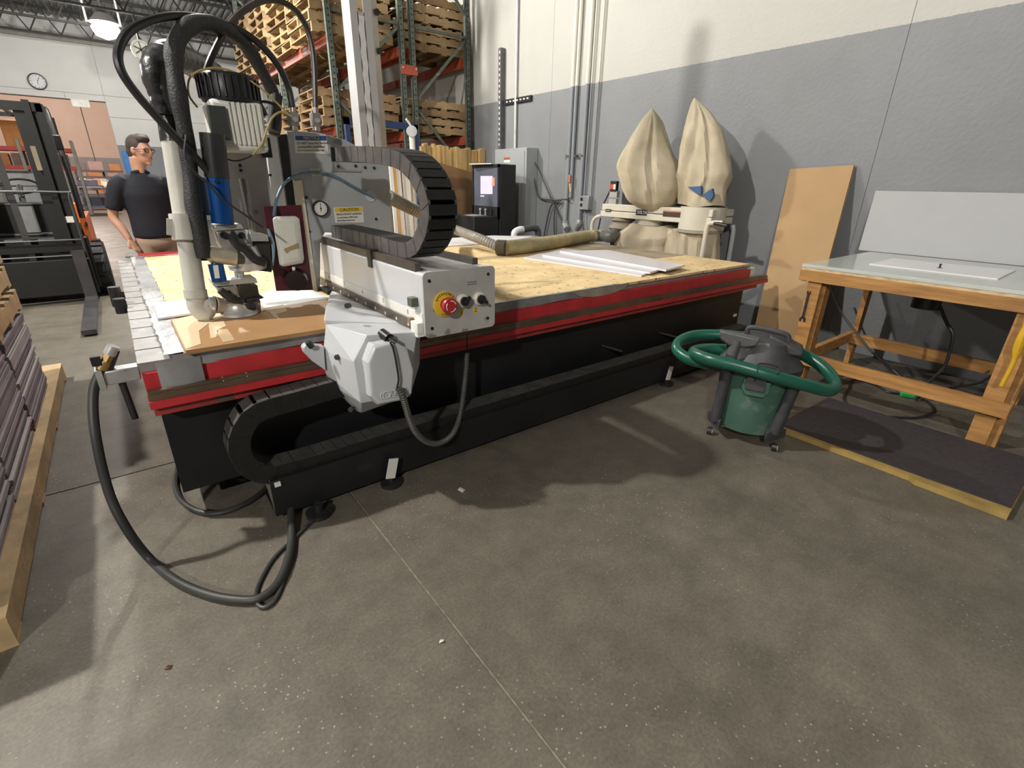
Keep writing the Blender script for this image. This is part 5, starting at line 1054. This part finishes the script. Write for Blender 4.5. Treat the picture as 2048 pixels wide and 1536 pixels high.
# ================================================================== forklift
FX, FYY = -.87, 8.1
FB = mat('forklift_black', (.006, .006, .006), .5, .0, .25, 8); FO = mat('forklift_orange', (.55, .13, .03), .4)
fk = thing('forklift', 'black forklift facing the camera with raised mast and forks near the floor', 'forklift', (FX, 8.8, 0))
for s in (-1, 1):
    ms = part('mast_channel', M().box(FX+s*.48-.035, FX+s*.48+.035, FYY, FYY+.14, .08, 2.18), FB, fk)
    part('channel_web', M().box(FX+s*.37-.12 if s > 0 else FX+s*.37-.11, FX+s*.37+.11 if s > 0 else FX+s*.37+.12, FYY+.03, FYY+.06, .1, 2.16), FB, ms)
    part('inner_channel', M().box(FX+s*.375-.03, FX+s*.375+.03, FYY-.02, FYY+.12, .08, 2.21), FB, ms)
    part('lift_cylinder', M().cyl((FX+s*.43, FYY+.10, .2), (FX+s*.43, FYY+.10, 2.12), .035, 14), mat('cylinder_grey', (.09, .09, .09), .3, .5), ms)
    part('fork', M().box(FX+s*.43-.06, FX+s*.43+.06, FYY-.16, FYY-.11, .03, .62).prism([(FX+s*.43-.06, FYY-.11, .03), (FX+s*.43+.06, FYY-.11, .03), (FX+s*.43+.06, FYY-.11, .075), (FX+s*.43-.06, FYY-.11, .075)], (0, -1.85, -.012)), mat('worn_fork', (.10, .095, .10), .35, .6, .2), fk, 'worn steel fork')
    tr = part('tyre', M().lathe([(.2, -.11), (.31, -.115), (.335, -.09), (.335, .09), (.31, .115), (.2, .11)], (FX+s*.565, FYY+.52, .335), 32, (1, 0, 0)), RUB, fk)
    for k in range(18):
        a = 2*PI*k/18; part('tread_block', M().ob((FX+s*.565, FYY+.52+.338*math.cos(a), .335+.338*math.sin(a)), (.19, .05, .022), (a-PI/2, 0, 0)), RUB, tr)
    part('wheel_hub', M().cyl((FX+s*.5, FYY+.52, .335), (FX+s*.63, FYY+.52, .335), .19, 20), FO, fk)
    part('rear_tyre', M().cyl((FX+s*.38, FYY+2.0, .24), (FX+s*.58, FYY+2.0, .24), .24, 24), RUB, fk)
    part('guard_leg', M().tube([(FX+s*.55, FYY+.45, .85), (FX+s*.54, FYY+.62, 1.5), (FX+s*.50, FYY+.82, 2.14), (FX+s*.48, FYY+1.0, 2.2)], .032, 10, 5), FB, fk)
    part('guard_rear_leg', M().tube([(FX+s*.48, FYY+2.1, 1.1), (FX+s*.48, FYY+2.0, 2.2)], .03, 10), FB, fk)
    part('side_panel', M().hull([(FX+s*.52, FYY+.4, .5), (FX+s*.52, FYY+.4, .95), (FX+s*.58, FYY+.45, .5), (FX+s*.58, FYY+.45, .95), (FX+s*.58, FYY+2.2, .4), (FX+s*.58, FYY+2.2, .95), (FX+s*.5, FYY+2.2, .4), (FX+s*.5, FYY+2.2, .95)]), FO, fk, 'orange side panel')
    part('mirror', M().ob((FX+s*.52, FYY+.5, 1.82), (.10, .05, .17), (0, 0, .3*s)), BLACK, fk, bev=.015)
for z in (.42, .60, 2.10): part('mast_crossbar', M().box(FX-.50, FX+.50, FYY-.03 if z < 2 else FYY, FYY+.03, z, z+.09), FB, fk)
part('carriage_plate', M().box(FX-.52, FX+.52, FYY-.11, FYY-.05, .10, .52), FB, fk, bev=.008)
part('backrest_bar', M().tube([(FX-.50, FYY-.08, .5), (FX-.50, FYY-.08, 1.2), (FX-.46, FYY-.08, 1.27), (FX+.46, FYY-.08, 1.27), (FX+.50, FYY-.08, 1.2), (FX+.50, FYY-.08, .5)], .012, 8, 4), mat('worn_bar', (.10, .10, .10), .35, .5), fk)
for z in (.56, .74): part('backrest_bar', M().cyl((FX-.5, FYY-.08, z), (FX+.5, FYY-.08, z), .010, 8), MATS['worn_bar'], fk)
part('lift_chain', M().box(FX-.03, FX+.03, FYY+.02, FYY+.04, .5, 2.1), MATS['cylinder_grey'], fk)
part('front_frame', M().box(FX-.55, FX+.55, FYY+.16, FYY+.40, .12, .75), FB, fk, bev=.02)
part('body', M().box(FX-.52, FX+.52, FYY+.4, FYY+2.2, .18, .80), FB, fk, bev=.03)
part('counterweight', M().hull([(FX+a, FYY+y, z) for a in (-.52, .52) for y, z in ((2.0, .2), (2.0, 1.1), (2.45, .3), (2.5, .9))]), FO, fk, bev=.04)
part('dashboard', M().hull([(FX+a, FYY+y, z) for a in (-.45, .45) for y, z in ((.42, .75), (.42, 1.15), (.62, 1.12), (.7, .75))]), FB, fk, bev=.03)
part('seat', M().hull([(FX+a, FYY+y, z) for a in (-.25, .25) for y, z in ((1.2, .9), (1.2, 1.0), (1.7, .9), (1.7, 1.02))]), BLACK, fk, bev=.03)
part('seat_back', M().hull([(FX+a, FYY+y, z) for a in (-.23, .23) for y, z in ((1.62, 1.0), (1.72, 1.0), (1.78, 1.5), (1.85, 1.5))]), BLACK, fk, bev=.04)
sw_ = Vector((FX+.02, FYY+.85, 1.32)); part('steering_column', M().cyl((FX+.02, FYY+.6, 1.05), sw_, .03, 10), FB, fk)
part('steering_wheel', M().tube([sw_+Vector((.18*math.cos(a), .16*math.sin(a), .08*math.sin(a))) for a in [k*PI/10 for k in range(21)]], .014, 8, 1, raw=True).bar(sw_-Vector((.17, 0, 0)), sw_+Vector((.17, 0, 0)), .03, .012), BLACK, fk)
part('guard_roof', M().box(FX-.48, FX+.48, FYY+.9, FYY+.96, 2.18, 2.23).box(FX-.48, FX+.48, FYY+1.98, FYY+2.04, 2.18, 2.23), FB, fk)
for k in range(6): part('roof_bar', M().box(FX-.44+k*.17, FX-.41+k*.17, FYY+.95, FYY+2.0, 2.19, 2.22), FB, fk)
part('mast_label', M().box(FX+.30, FX+.345, FYY-.024, FYY-.02, 1.5, 1.75), mat('faded_label', (.24, .20, .13), .6), fk)
part('data_plate', M().box(FX+.38, FX+.48, FYY-.004, FYY, .93, 1.0), LABW, fk)
part('dash_plate', M().box(FX-.05, FX+.12, FYY+.405, FYY+.42, .8, 1.1), mat('grey_plate', (.25, .25, .25), .4, .3), fk)

# ================================================================== person behind the bed
def remesh(o, vox, sm=6):
    r = o.modifiers.new('remesh', 'REMESH'); r.mode = 'VOXEL'; r.voxel_size = vox; r.use_smooth_shade = True
    s = o.modifiers.new('smooth', 'SMOOTH'); s.iterations = sm; s.factor = .5
def ell(m, c, r, n=20, k=12, rot=None):
    c = Vector(c); R = (rot or Matrix.Identity(3))
    return m.merge(M().lathe([(math.sin(PI*i/k), -math.cos(PI*i/k)) for i in range(1, k)], (0, 0, 0), n), Matrix.Translation(c) @ R.to_4x4() @ Matrix.Diagonal((r[0], r[1], r[2], 1)))
def limb(m, pts, rs, n=14):
    return m.tube(pts, .1, n, 5, rfun=lambda t_: rs[min(int(t_*(len(rs)-1)), len(rs)-2)]*(1-(t_*(len(rs)-1)-min(int(t_*(len(rs)-1)), len(rs)-2)))+rs[min(int(t_*(len(rs)-1)), len(rs)-2)+1]*(t_*(len(rs)-1)-min(int(t_*(len(rs)-1)), len(rs)-2)))
PX, PY = .285, 6.05
BR = Matrix.Translation((PX, PY, 0)) @ Matrix.Rotation(.22, 4, 'Z')
HR = Matrix.Translation((PX+.035, PY-.01, 1.585)) @ Matrix.Rotation(.80, 4, 'Z') @ Matrix.Rotation(.06, 4, 'X')       # head frame, face to -y
def T(m, mx): return M().add([mx @ v for v in m.v], m.f)
pn = thing('person', 'person in navy polo shirt and khaki trousers, one hand in the pocket, looking right', 'person', (PX, PY, 0))
SKIN = mat('skin', (.46, .25, .17), .5, 0, .08, 8); HAIR = mat('dark_hair', (.035, .024, .018), .7, 0, .3, 40); NAVY = mat('navy_polo', (.003, .004, .010), .8, 0, .15, 6); KHK = mat('khaki', (.27, .20, .14), .8, 0, .08, 6)
head = M(); ell(head, (0, 0, .10), (.074, .095, .112)); ell(head, (0, -.022, .035), (.058, .072, .072)); ell(head, (0, -.098, .075), (.014, .022, .028)); ell(head, (0, -.08, .112), (.055, .022, .014)); ell(head, (0, -.086, .03), (.026, .014, .010)); ell(head, (0, -.07, -.018), (.026, .022, .02))
for s in (-1, 1): ell(head, (s*.077, .005, .085), (.010, .022, .034)); ell(head, (s*.045, -.066, .07), (.022, .02, .022))
body = T(head, HR)
bm_ = M(); limb(bm_, [(0, .02, 1.40), (0, .012, 1.50), (.0, .0, 1.62)], [.068, .06, .06])
ell(bm_, (0, 0, 1.22), (.15, .10, .26)); ell(bm_, (0, 0, .98), (.15, .10, .13))
def arm(s, el, wr_, hd):
    limb(bm_, [(s*.17, .0, 1.41), (s*.215, .005, 1.33), el, ((el[0]+wr_[0])/2, (el[1]+wr_[1])/2, (el[2]+wr_[2])/2), wr_], [.05, .05, .04, .038, .028])
    d = (Vector(hd)-Vector(wr_)).normalized(); R = d.to_track_quat('-Z', 'Y').to_matrix()
    ell(bm_, Vector(wr_)+d*.045, (.042, .018, .055), rot=R)
    for k in range(4):
        o_ = R @ Vector(((k-1.5)*.019, 0, 0)); b0 = Vector(wr_)+d*.08+o_; ln = (.062, .074, .07, .055)[k]
        limb(bm_, [b0, b0+d*ln*.5+Vector((0, -.006, 0)), b0+d*ln+Vector((0, .008, 0))], [.010, .009, .007], 8)
    tb = Vector(wr_)+d*.03+R @ Vector((-s*.035, 0, 0)); limb(bm_, [tb, tb+d*.03+R @ Vector((-s*.018, -.01, 0)), tb+d*.06+R @ Vector((-s*.02, -.014, 0))], [.012, .011, .008], 8)
arm(-1, (-.285, .05, 1.12), (-.235, -.05, .905), (-.20, -.10, .80))
arm(1, (.285, .05, 1.12), (.235, -.05, .905), (.20, -.10, .80))
for s in (-1, 1): limb(bm_, [(s*.09, 0, .92), (s*.10, 0, .72), (s*.10, -.01, .50), (s*.10, .01, .28), (s*.10, .02, .08)], [.085, .08, .058, .055, .038])
for s in (-1, 1): ell(bm_, (s*.10, -.05, .045), (.042, .12, .04))
body.merge(T(bm_, BR)); bo_ = part('body', body, SKIN, pn); remesh(bo_, .009, 4)
sh_ = M()
sh_.lathe([(.93, .90), (1.0, .92), (1.0, 1.0), (.985, 1.1), (1.03, 1.2), (1.09, 1.3), (1.04, 1.38), (.75, 1.45), (.35, 1.49)], (0, 0, 0), 32); sh_.v = [Vector((v.x*.182, v.y*(.13 if v.z < 1.33 else .115), v.z)) for v in sh_.v]
ell(sh_, (0, .01, 1.43), (.165, .075, .06))
for s in (-1, 1): limb(sh_, [(s*.14, .005, 1.42), (s*.20, .005, 1.37), (s*.245, .02, 1.26), (s*.272, .035, 1.165)], [.065, .075, .07, .068])
so = part('polo_shirt', T(sh_, BR), NAVY, pn, 'navy short sleeved polo shirt'); remesh(so, .012, 8)
co2 = M(); co2.tube([Vector((.066*math.sin(a), .012-.06*math.cos(a), 1.478+.02*math.cos(a))) for a in [k*2*PI/20 for k in range(1, 20)]], .014, 8, 1, raw=True)
part('shirt_collar', T(co2, BR), NAVY, so)
trs = M(); ell(trs, (0, 0, .93), (.172, .12, .12)); ell(trs, (0, 0, .86), (.175, .125, .1))
for s in (-1, 1): limb(trs, [(s*.09, 0, .88), (s*.10, 0, .68), (s*.10, -.008, .48), (s*.10, .0, .25), (s*.10, .01, .07)], [.095, .092, .078, .072, .07])
to = part('trousers', T(trs, BR), KHK, pn, 'khaki trousers'); remesh(to, .012, 6)
part('belt', T(M().lathe([(.98, -.018), (1, -.018), (1, .018), (.98, .018)], (0, 0, 0), 28), BR @ Matrix.Translation((0, 0, 1.0)) @ Matrix.Diagonal((.176, .124, 1, 1))), mat('brown_belt', (.06, .035, .025), .5), to)
hr = M(); ell(hr, (0, .018, .125), (.082, .096, .10)); ell(hr, (0, .05, .075), (.076, .062, .085)); ell(hr, (0, -.045, .185), (.062, .055, .035)); ell(hr, (.02, -.02, .205), (.055, .06, .03))
ho = part('hair', T(hr, HR), HAIR, pn, 'short dark hair'); remesh(ho, .008, 3)
gl = M()
for s in (-1, 1):
    gl.tube([(s*.036+.026*math.cos(a), -.098+.012*abs(s*.036+.026*math.cos(a))*8*.12, .095+.017*math.sin(a)) for a in [k*PI/8 for k in range(17)]], .0028, 6, 1, raw=True)
    gl.tube([(s*.062, -.095, .1), (s*.079, -.05, .1), (s*.082, .01, .095)], .003, 6, 2)
gl.tube([(-.012, -.1, .098), (.012, -.1, .098)], .003, 6, 1, raw=True)
part('glasses', T(gl, HR), BLACK, pn, 'dark framed glasses')
for s in (-1, 1): part('eye', T(M().lathe([(.002, -.006), (.006, -.003), (.0065, .002), (.002, .007)], (s*.034, -.085, .095), 10, (0, -1, 0)), HR), INK, pn)
part('mouth', T(M().tube([(-.022, -.092, .03), (0, -.1, .028), (.022, -.092, .03)], .0035, 6, 3), HR), mat('lips', (.30, .12, .09), .5), pn)
shd = M()
for s in (-1, 1): ell(shd, (s*.10, -.05, .045), (.05, .14, .05))
part('shoes', T(shd, BR), BLACK, pn)

# ================================================================== far wall and the room behind it
c = W(75, 163, y=YF-.05)
ck = thing('wall_clock', 'round wall clock with dark rim on the far white wall', 'clock', tuple(c))
R_ = .215; part('rim', M().lathe([(R_, 0), (R_, .07), (R_-.03, .075), (R_-.03, .05), (0, .05)], c+Vector((0, .03, 0)), 36, (0, -1, 0)), DARK, ck)
part('face', M().cyl(c-Vector((0, .021, 0)), c-Vector((0, .024, 0)), R_-.03, 32), mat('clock_face', (.62, .63, .66), .4), ck)
part('hand', M().ob(c+Vector((.03, -.028, .05)), (.012, .004, .12), (0, .55, 0)), INK, ck); part('hand', M().ob(c+Vector((.0, -.028, -.03)), (.012, .004, .09), (0, .05, 0)), INK, ck)
for k in range(12):
    a = k*PI/6; part('hour_mark', M().ob(c+Vector((.155*math.sin(a), -.026, .155*math.cos(a))), (.012, .003, .03), (0, a, 0)), INK, ck)
c = W(282, 100, y=17.0)
hrl = thing('hose_reel', 'white round hose reel hung high in front of the far wall', 'hose reel', tuple(c)); part('disc', M().lathe([(.21, 0), (.21, .05), (.17, .06), (.16, .02), (0, .02)], c, 32, (0, -1, 0)), mat('reel_white', (.75, .74, .66), .4), hrl)
for k in range(3): part('spoke', M().ob(c+Vector((0, -.07, 0)), (.30, .02, .02), (0, .4+k*PI/3, 0)), DARK, hrl)
part('bracket', M().cyl(c+Vector((0, .02, .1)), (c.x, c.y, 5.078), .02, 8).box(c.x-.09, c.x+.2, c.y-.02, c.y+.02, c.z-.36, c.z-.32), DARK, hrl)
a, b = W(279, 118, y=YF-.06), W(315, 300, y=YF-.06)
single('drop_pipe', 'thin grey pipe running down the far wall left of the dust pipe', 'pipe', M().cyl(Vector((a.x+.35, YF-.06, .3)), Vector((a.x+.35, YF-.06, a.z)), .03, 10), GALV, (a.x+.35, YF-.06, .3))
q = W(261, 325, y=YF-.03); single('blue_board', 'bright blue board on the far wall behind the person', 'board', M().box(q.x-.17, q.x+.35, YF-.08, YF-.03, .9, W(258, 303, y=YF).z), mat('bright_blue', (.02, .17, .55), .45), (q.x, YF-.04, .9), bev=.01)
q = W(163, 206, y=YF-.1); single('ceiling_sign', 'small white sign hanging at the top of the far opening', 'sign', M().box(q.x-.25, q.x+.2, YF-.03, YF+.0, q.z-.11, q.z+.11), mat('sign_white', (.8, .78, .72), .5), tuple(q), bev=.03)
ORDW = 'leftmost|second from the left|third from the left|fourth from the left|fifth from the left|sixth from the left|seventh from the left|eighth from the left|ninth from the left'.split('|')
# shelf with boxes at the very back
ys_ = 34.5; x0s, x1s = W(152, 350, y=ys_).x, W(262, 350, y=ys_).x
shf = thing('back_shelf', 'dark grey shelf unit along the far back wall behind the person', 'shelf', ((x0s+x1s)/2, ys_, 0)); SHM = mat('shelf_dark', (.09, .08, .08), .6)
zsh = [W(200, py, y=ys_).z for py in (341, 353, 371, 392)]
for z in zsh: part('shelf_board', M().box(x0s, x1s, ys_-.4, ys_+.4, z-.06, z), SHM, shf)
for x in (x0s, (x0s+x1s)/2, x1s): part('post', M().box(x-.04, x+.04, ys_+.3, ys_+.4, 0, zsh[0]+.1), SHM, shf)
rnd = random.Random(21)
bc = [((.60, .52, .46), 'pale'), ((.45, .20, .07), 'orange brown'), ((.22, .14, .12), 'dark brown'), ((.36, .24, .22), 'dusty pink'), ((.68, .60, .52), 'white'), ((.16, .13, .14), 'charcoal')]
wh = ['top', 'second', 'third', 'lowest']
for si, z in enumerate(zsh):
    x = x0s+.15; k = 0
    while x < x1s-.5:
        w_ = rnd.uniform(.28, .62); h = min(rnd.uniform(.2, .42), (zsh[si-1]-.08-z) if si else 1); ci = rnd.randrange(6)
        single('storage_box', '%s box on the %s far back shelf, %s' % (bc[ci][1], wh[si], ORDW[min(k, 8)]), 'box', M().box(x, x+w_, ys_-.35, ys_+.2, z+.003, z+h), mat('box_%d' % ci, bc[ci][0], .7, 0, .1), (x+w_/2, ys_, z+.003), 'boxes on the far back shelf', bev=.01); x += w_+rnd.uniform(.04, .3); k += 1
# long table with bright clutter before it
yt_ = 30.5; xa_, xb_ = W(155, 372, y=yt_).x, W(250, 372, y=yt_).x; zt3 = W(200, 372, y=yt_).z
tb = thing('packing_table', 'cluttered pale packing table in the room beyond the opening', 'table', ((xa_+xb_)/2, yt_, 0)); part('table_top', M().box(xa_, xb_, yt_-.5, yt_+.5, zt3-.05, zt3), mat('table_pale', (.55, .46, .42), .5), tb)
for x in (xa_+.1, xb_-.1):
    for y in (yt_-.42, yt_+.42): part('leg', M().box(x-.04, x+.04, y-.04, y+.04, 0, zt3-.05), SHM, tb)
for k in range(6):
    x = xa_+.25+k*(xb_-xa_-.5)/5; ci = (4, 0, 1, 4, 0, 4)[k]
    single('storage_box', '%s carton on the packing table, %s' % (bc[ci][1], ORDW[k]), 'box', M().box(x-.11, x+.11, yt_-.3, yt_+.2, zt3+.002, zt3+rnd.uniform(.15, .35)), mat('box_%d' % ci, bc[ci][0], .7, 0, .1), (x, yt_, zt3), 'cartons on the packing table', bev=.01)
# blue-grey cart
q = W(195, 428, z=0); ct = thing('utility_cart', 'blue grey wheeled utility cart in the room beyond the opening', 'cart', tuple(q)); CM = mat('cart_blue', (.10, .13, .20), .5, .2, .1)
for z in (.28, .72, 1.05): part('tray', M().box(q.x-.45, q.x+.45, q.y-.3, q.y+.3, z, z+.05), CM, ct)
for sx_ in (-1, 1):
    for sy_ in (-1, 1):
        part('post', M().box(q.x+sx_*.43-.02, q.x+sx_*.43+.02, q.y+sy_*.28-.02, q.y+sy_*.28+.02, .16, 1.08), CM, ct); part('wheel', M().cyl((q.x+sx_*.40-.03, q.y+sy_*.27, .08), (q.x+sx_*.40+.03, q.y+sy_*.27, .08), .08, 16), BLACK, ct)
part('load', M().box(q.x-.3, q.x+.25, q.y-.25, q.y+.2, .33, .62), mat('cart_load', (.05, .05, .08), .6), ct); part('load', M().box(q.x-.35, q.x+.3, q.y-.25, q.y+.25, 1.10, 1.3), mat('cart_load_b', (.24, .20, .30), .6), ct)
# red rack with orange box at the left behind the forklift
yq = 27.; za, zb_ = W(60, 298, y=yq).z, W(60, 335, y=yq).z; xa_, xb_ = W(-30, 300, y=yq).x, W(146, 300, y=yq).x
rr_ = thing('shelf_rack', 'red beamed storage rack behind the forklift', 'rack', ((xa_+xb_)/2, yq, 0)); RB = mat('rack_red_bright', (.5, .05, .035), .5); RP = mat('rack_post_grey', (.28, .28, .26), .5)
for x in (xa_, (xa_+xb_)/2-.3, xb_):
    for y in (yq, yq+1.): part('post', M().box(x-.05, x+.05, y-.05, y+.05, 0, za+.35), RP, rr_)
for z in (za, zb_):
    for y in (yq, yq+1.): part('beam', M().box(xa_, xb_, y-.04, y+.04, z-.07, z+.07), RB, rr_)
    part('deck', M().box(xa_, xb_, yq+.05, yq+.95, z+.02, z+.06), mat('deck_ply', (.45, .32, .2), .7), rr_)
x0q, x1q = W(2, 260, y=yq).x, W(50, 260, y=yq).x
single('orange_carton', 'large orange carton on top of the red beamed rack', 'carton', M().box(x0q, x1q, yq+.06, yq+.9, za+.065, W(25, 240, y=yq).z), mat('orange_card', (.60, .26, .08), .7, 0, .05), ((x0q+x1q)/2, yq+.5, za+.065), bev=.02)
k = 0; x = xa_+.25
while x < xb_-.35:
    w_ = rnd.uniform(.25, .5); ci = rnd.randrange(6); col_ = bc[ci]
    single('rack_carton', '%s carton on the red beamed rack, %s' % (col_[1], ORDW[min(k, 8)]), 'carton', M().box(x, x+w_, yq+.1, yq+.6, zb_+.065, zb_+rnd.uniform(.25, .5)), mat('box_%d' % ci, col_[0], .7, 0, .1), (x+w_/2, yq+.4, zb_+.065), 'cartons on the red rack', bev=.01); x += w_+.08; k += 1
# small scraps on the floor
q = W(923, 981, z=.001); single('paper_scrap', 'tiny white scrap on the dark floor in front of the trough', 'scrap', M().ob(q+Vector((0, 0, .004)), (.022, .03, .006), (.2, .1, .5)), LABW, tuple(q))
q = W(337, 1336, z=.001); single('wood_chip', 'small brown wood chip on the bare floor at lower left', 'chip', M().hull([q+Vector(v) for v in ((-.012, 0, 0), (.012, .004, 0), (0, .012, .002), (.004, -.008, .006), (-.004, .004, .007))]), mat('chip_brown', (.10, .045, .02), .8), tuple(q))
q = W(884, 1283, z=.001); single('paper_scrap', 'crumpled pale scrap on the floor near the slab joint', 'scrap', M().hull([q+Vector(v) for v in ((-.012, 0, 0), (.01, .004, 0), (0, .01, .002), (.004, -.008, .008), (-.006, .003, .009))]), LABW, tuple(q))
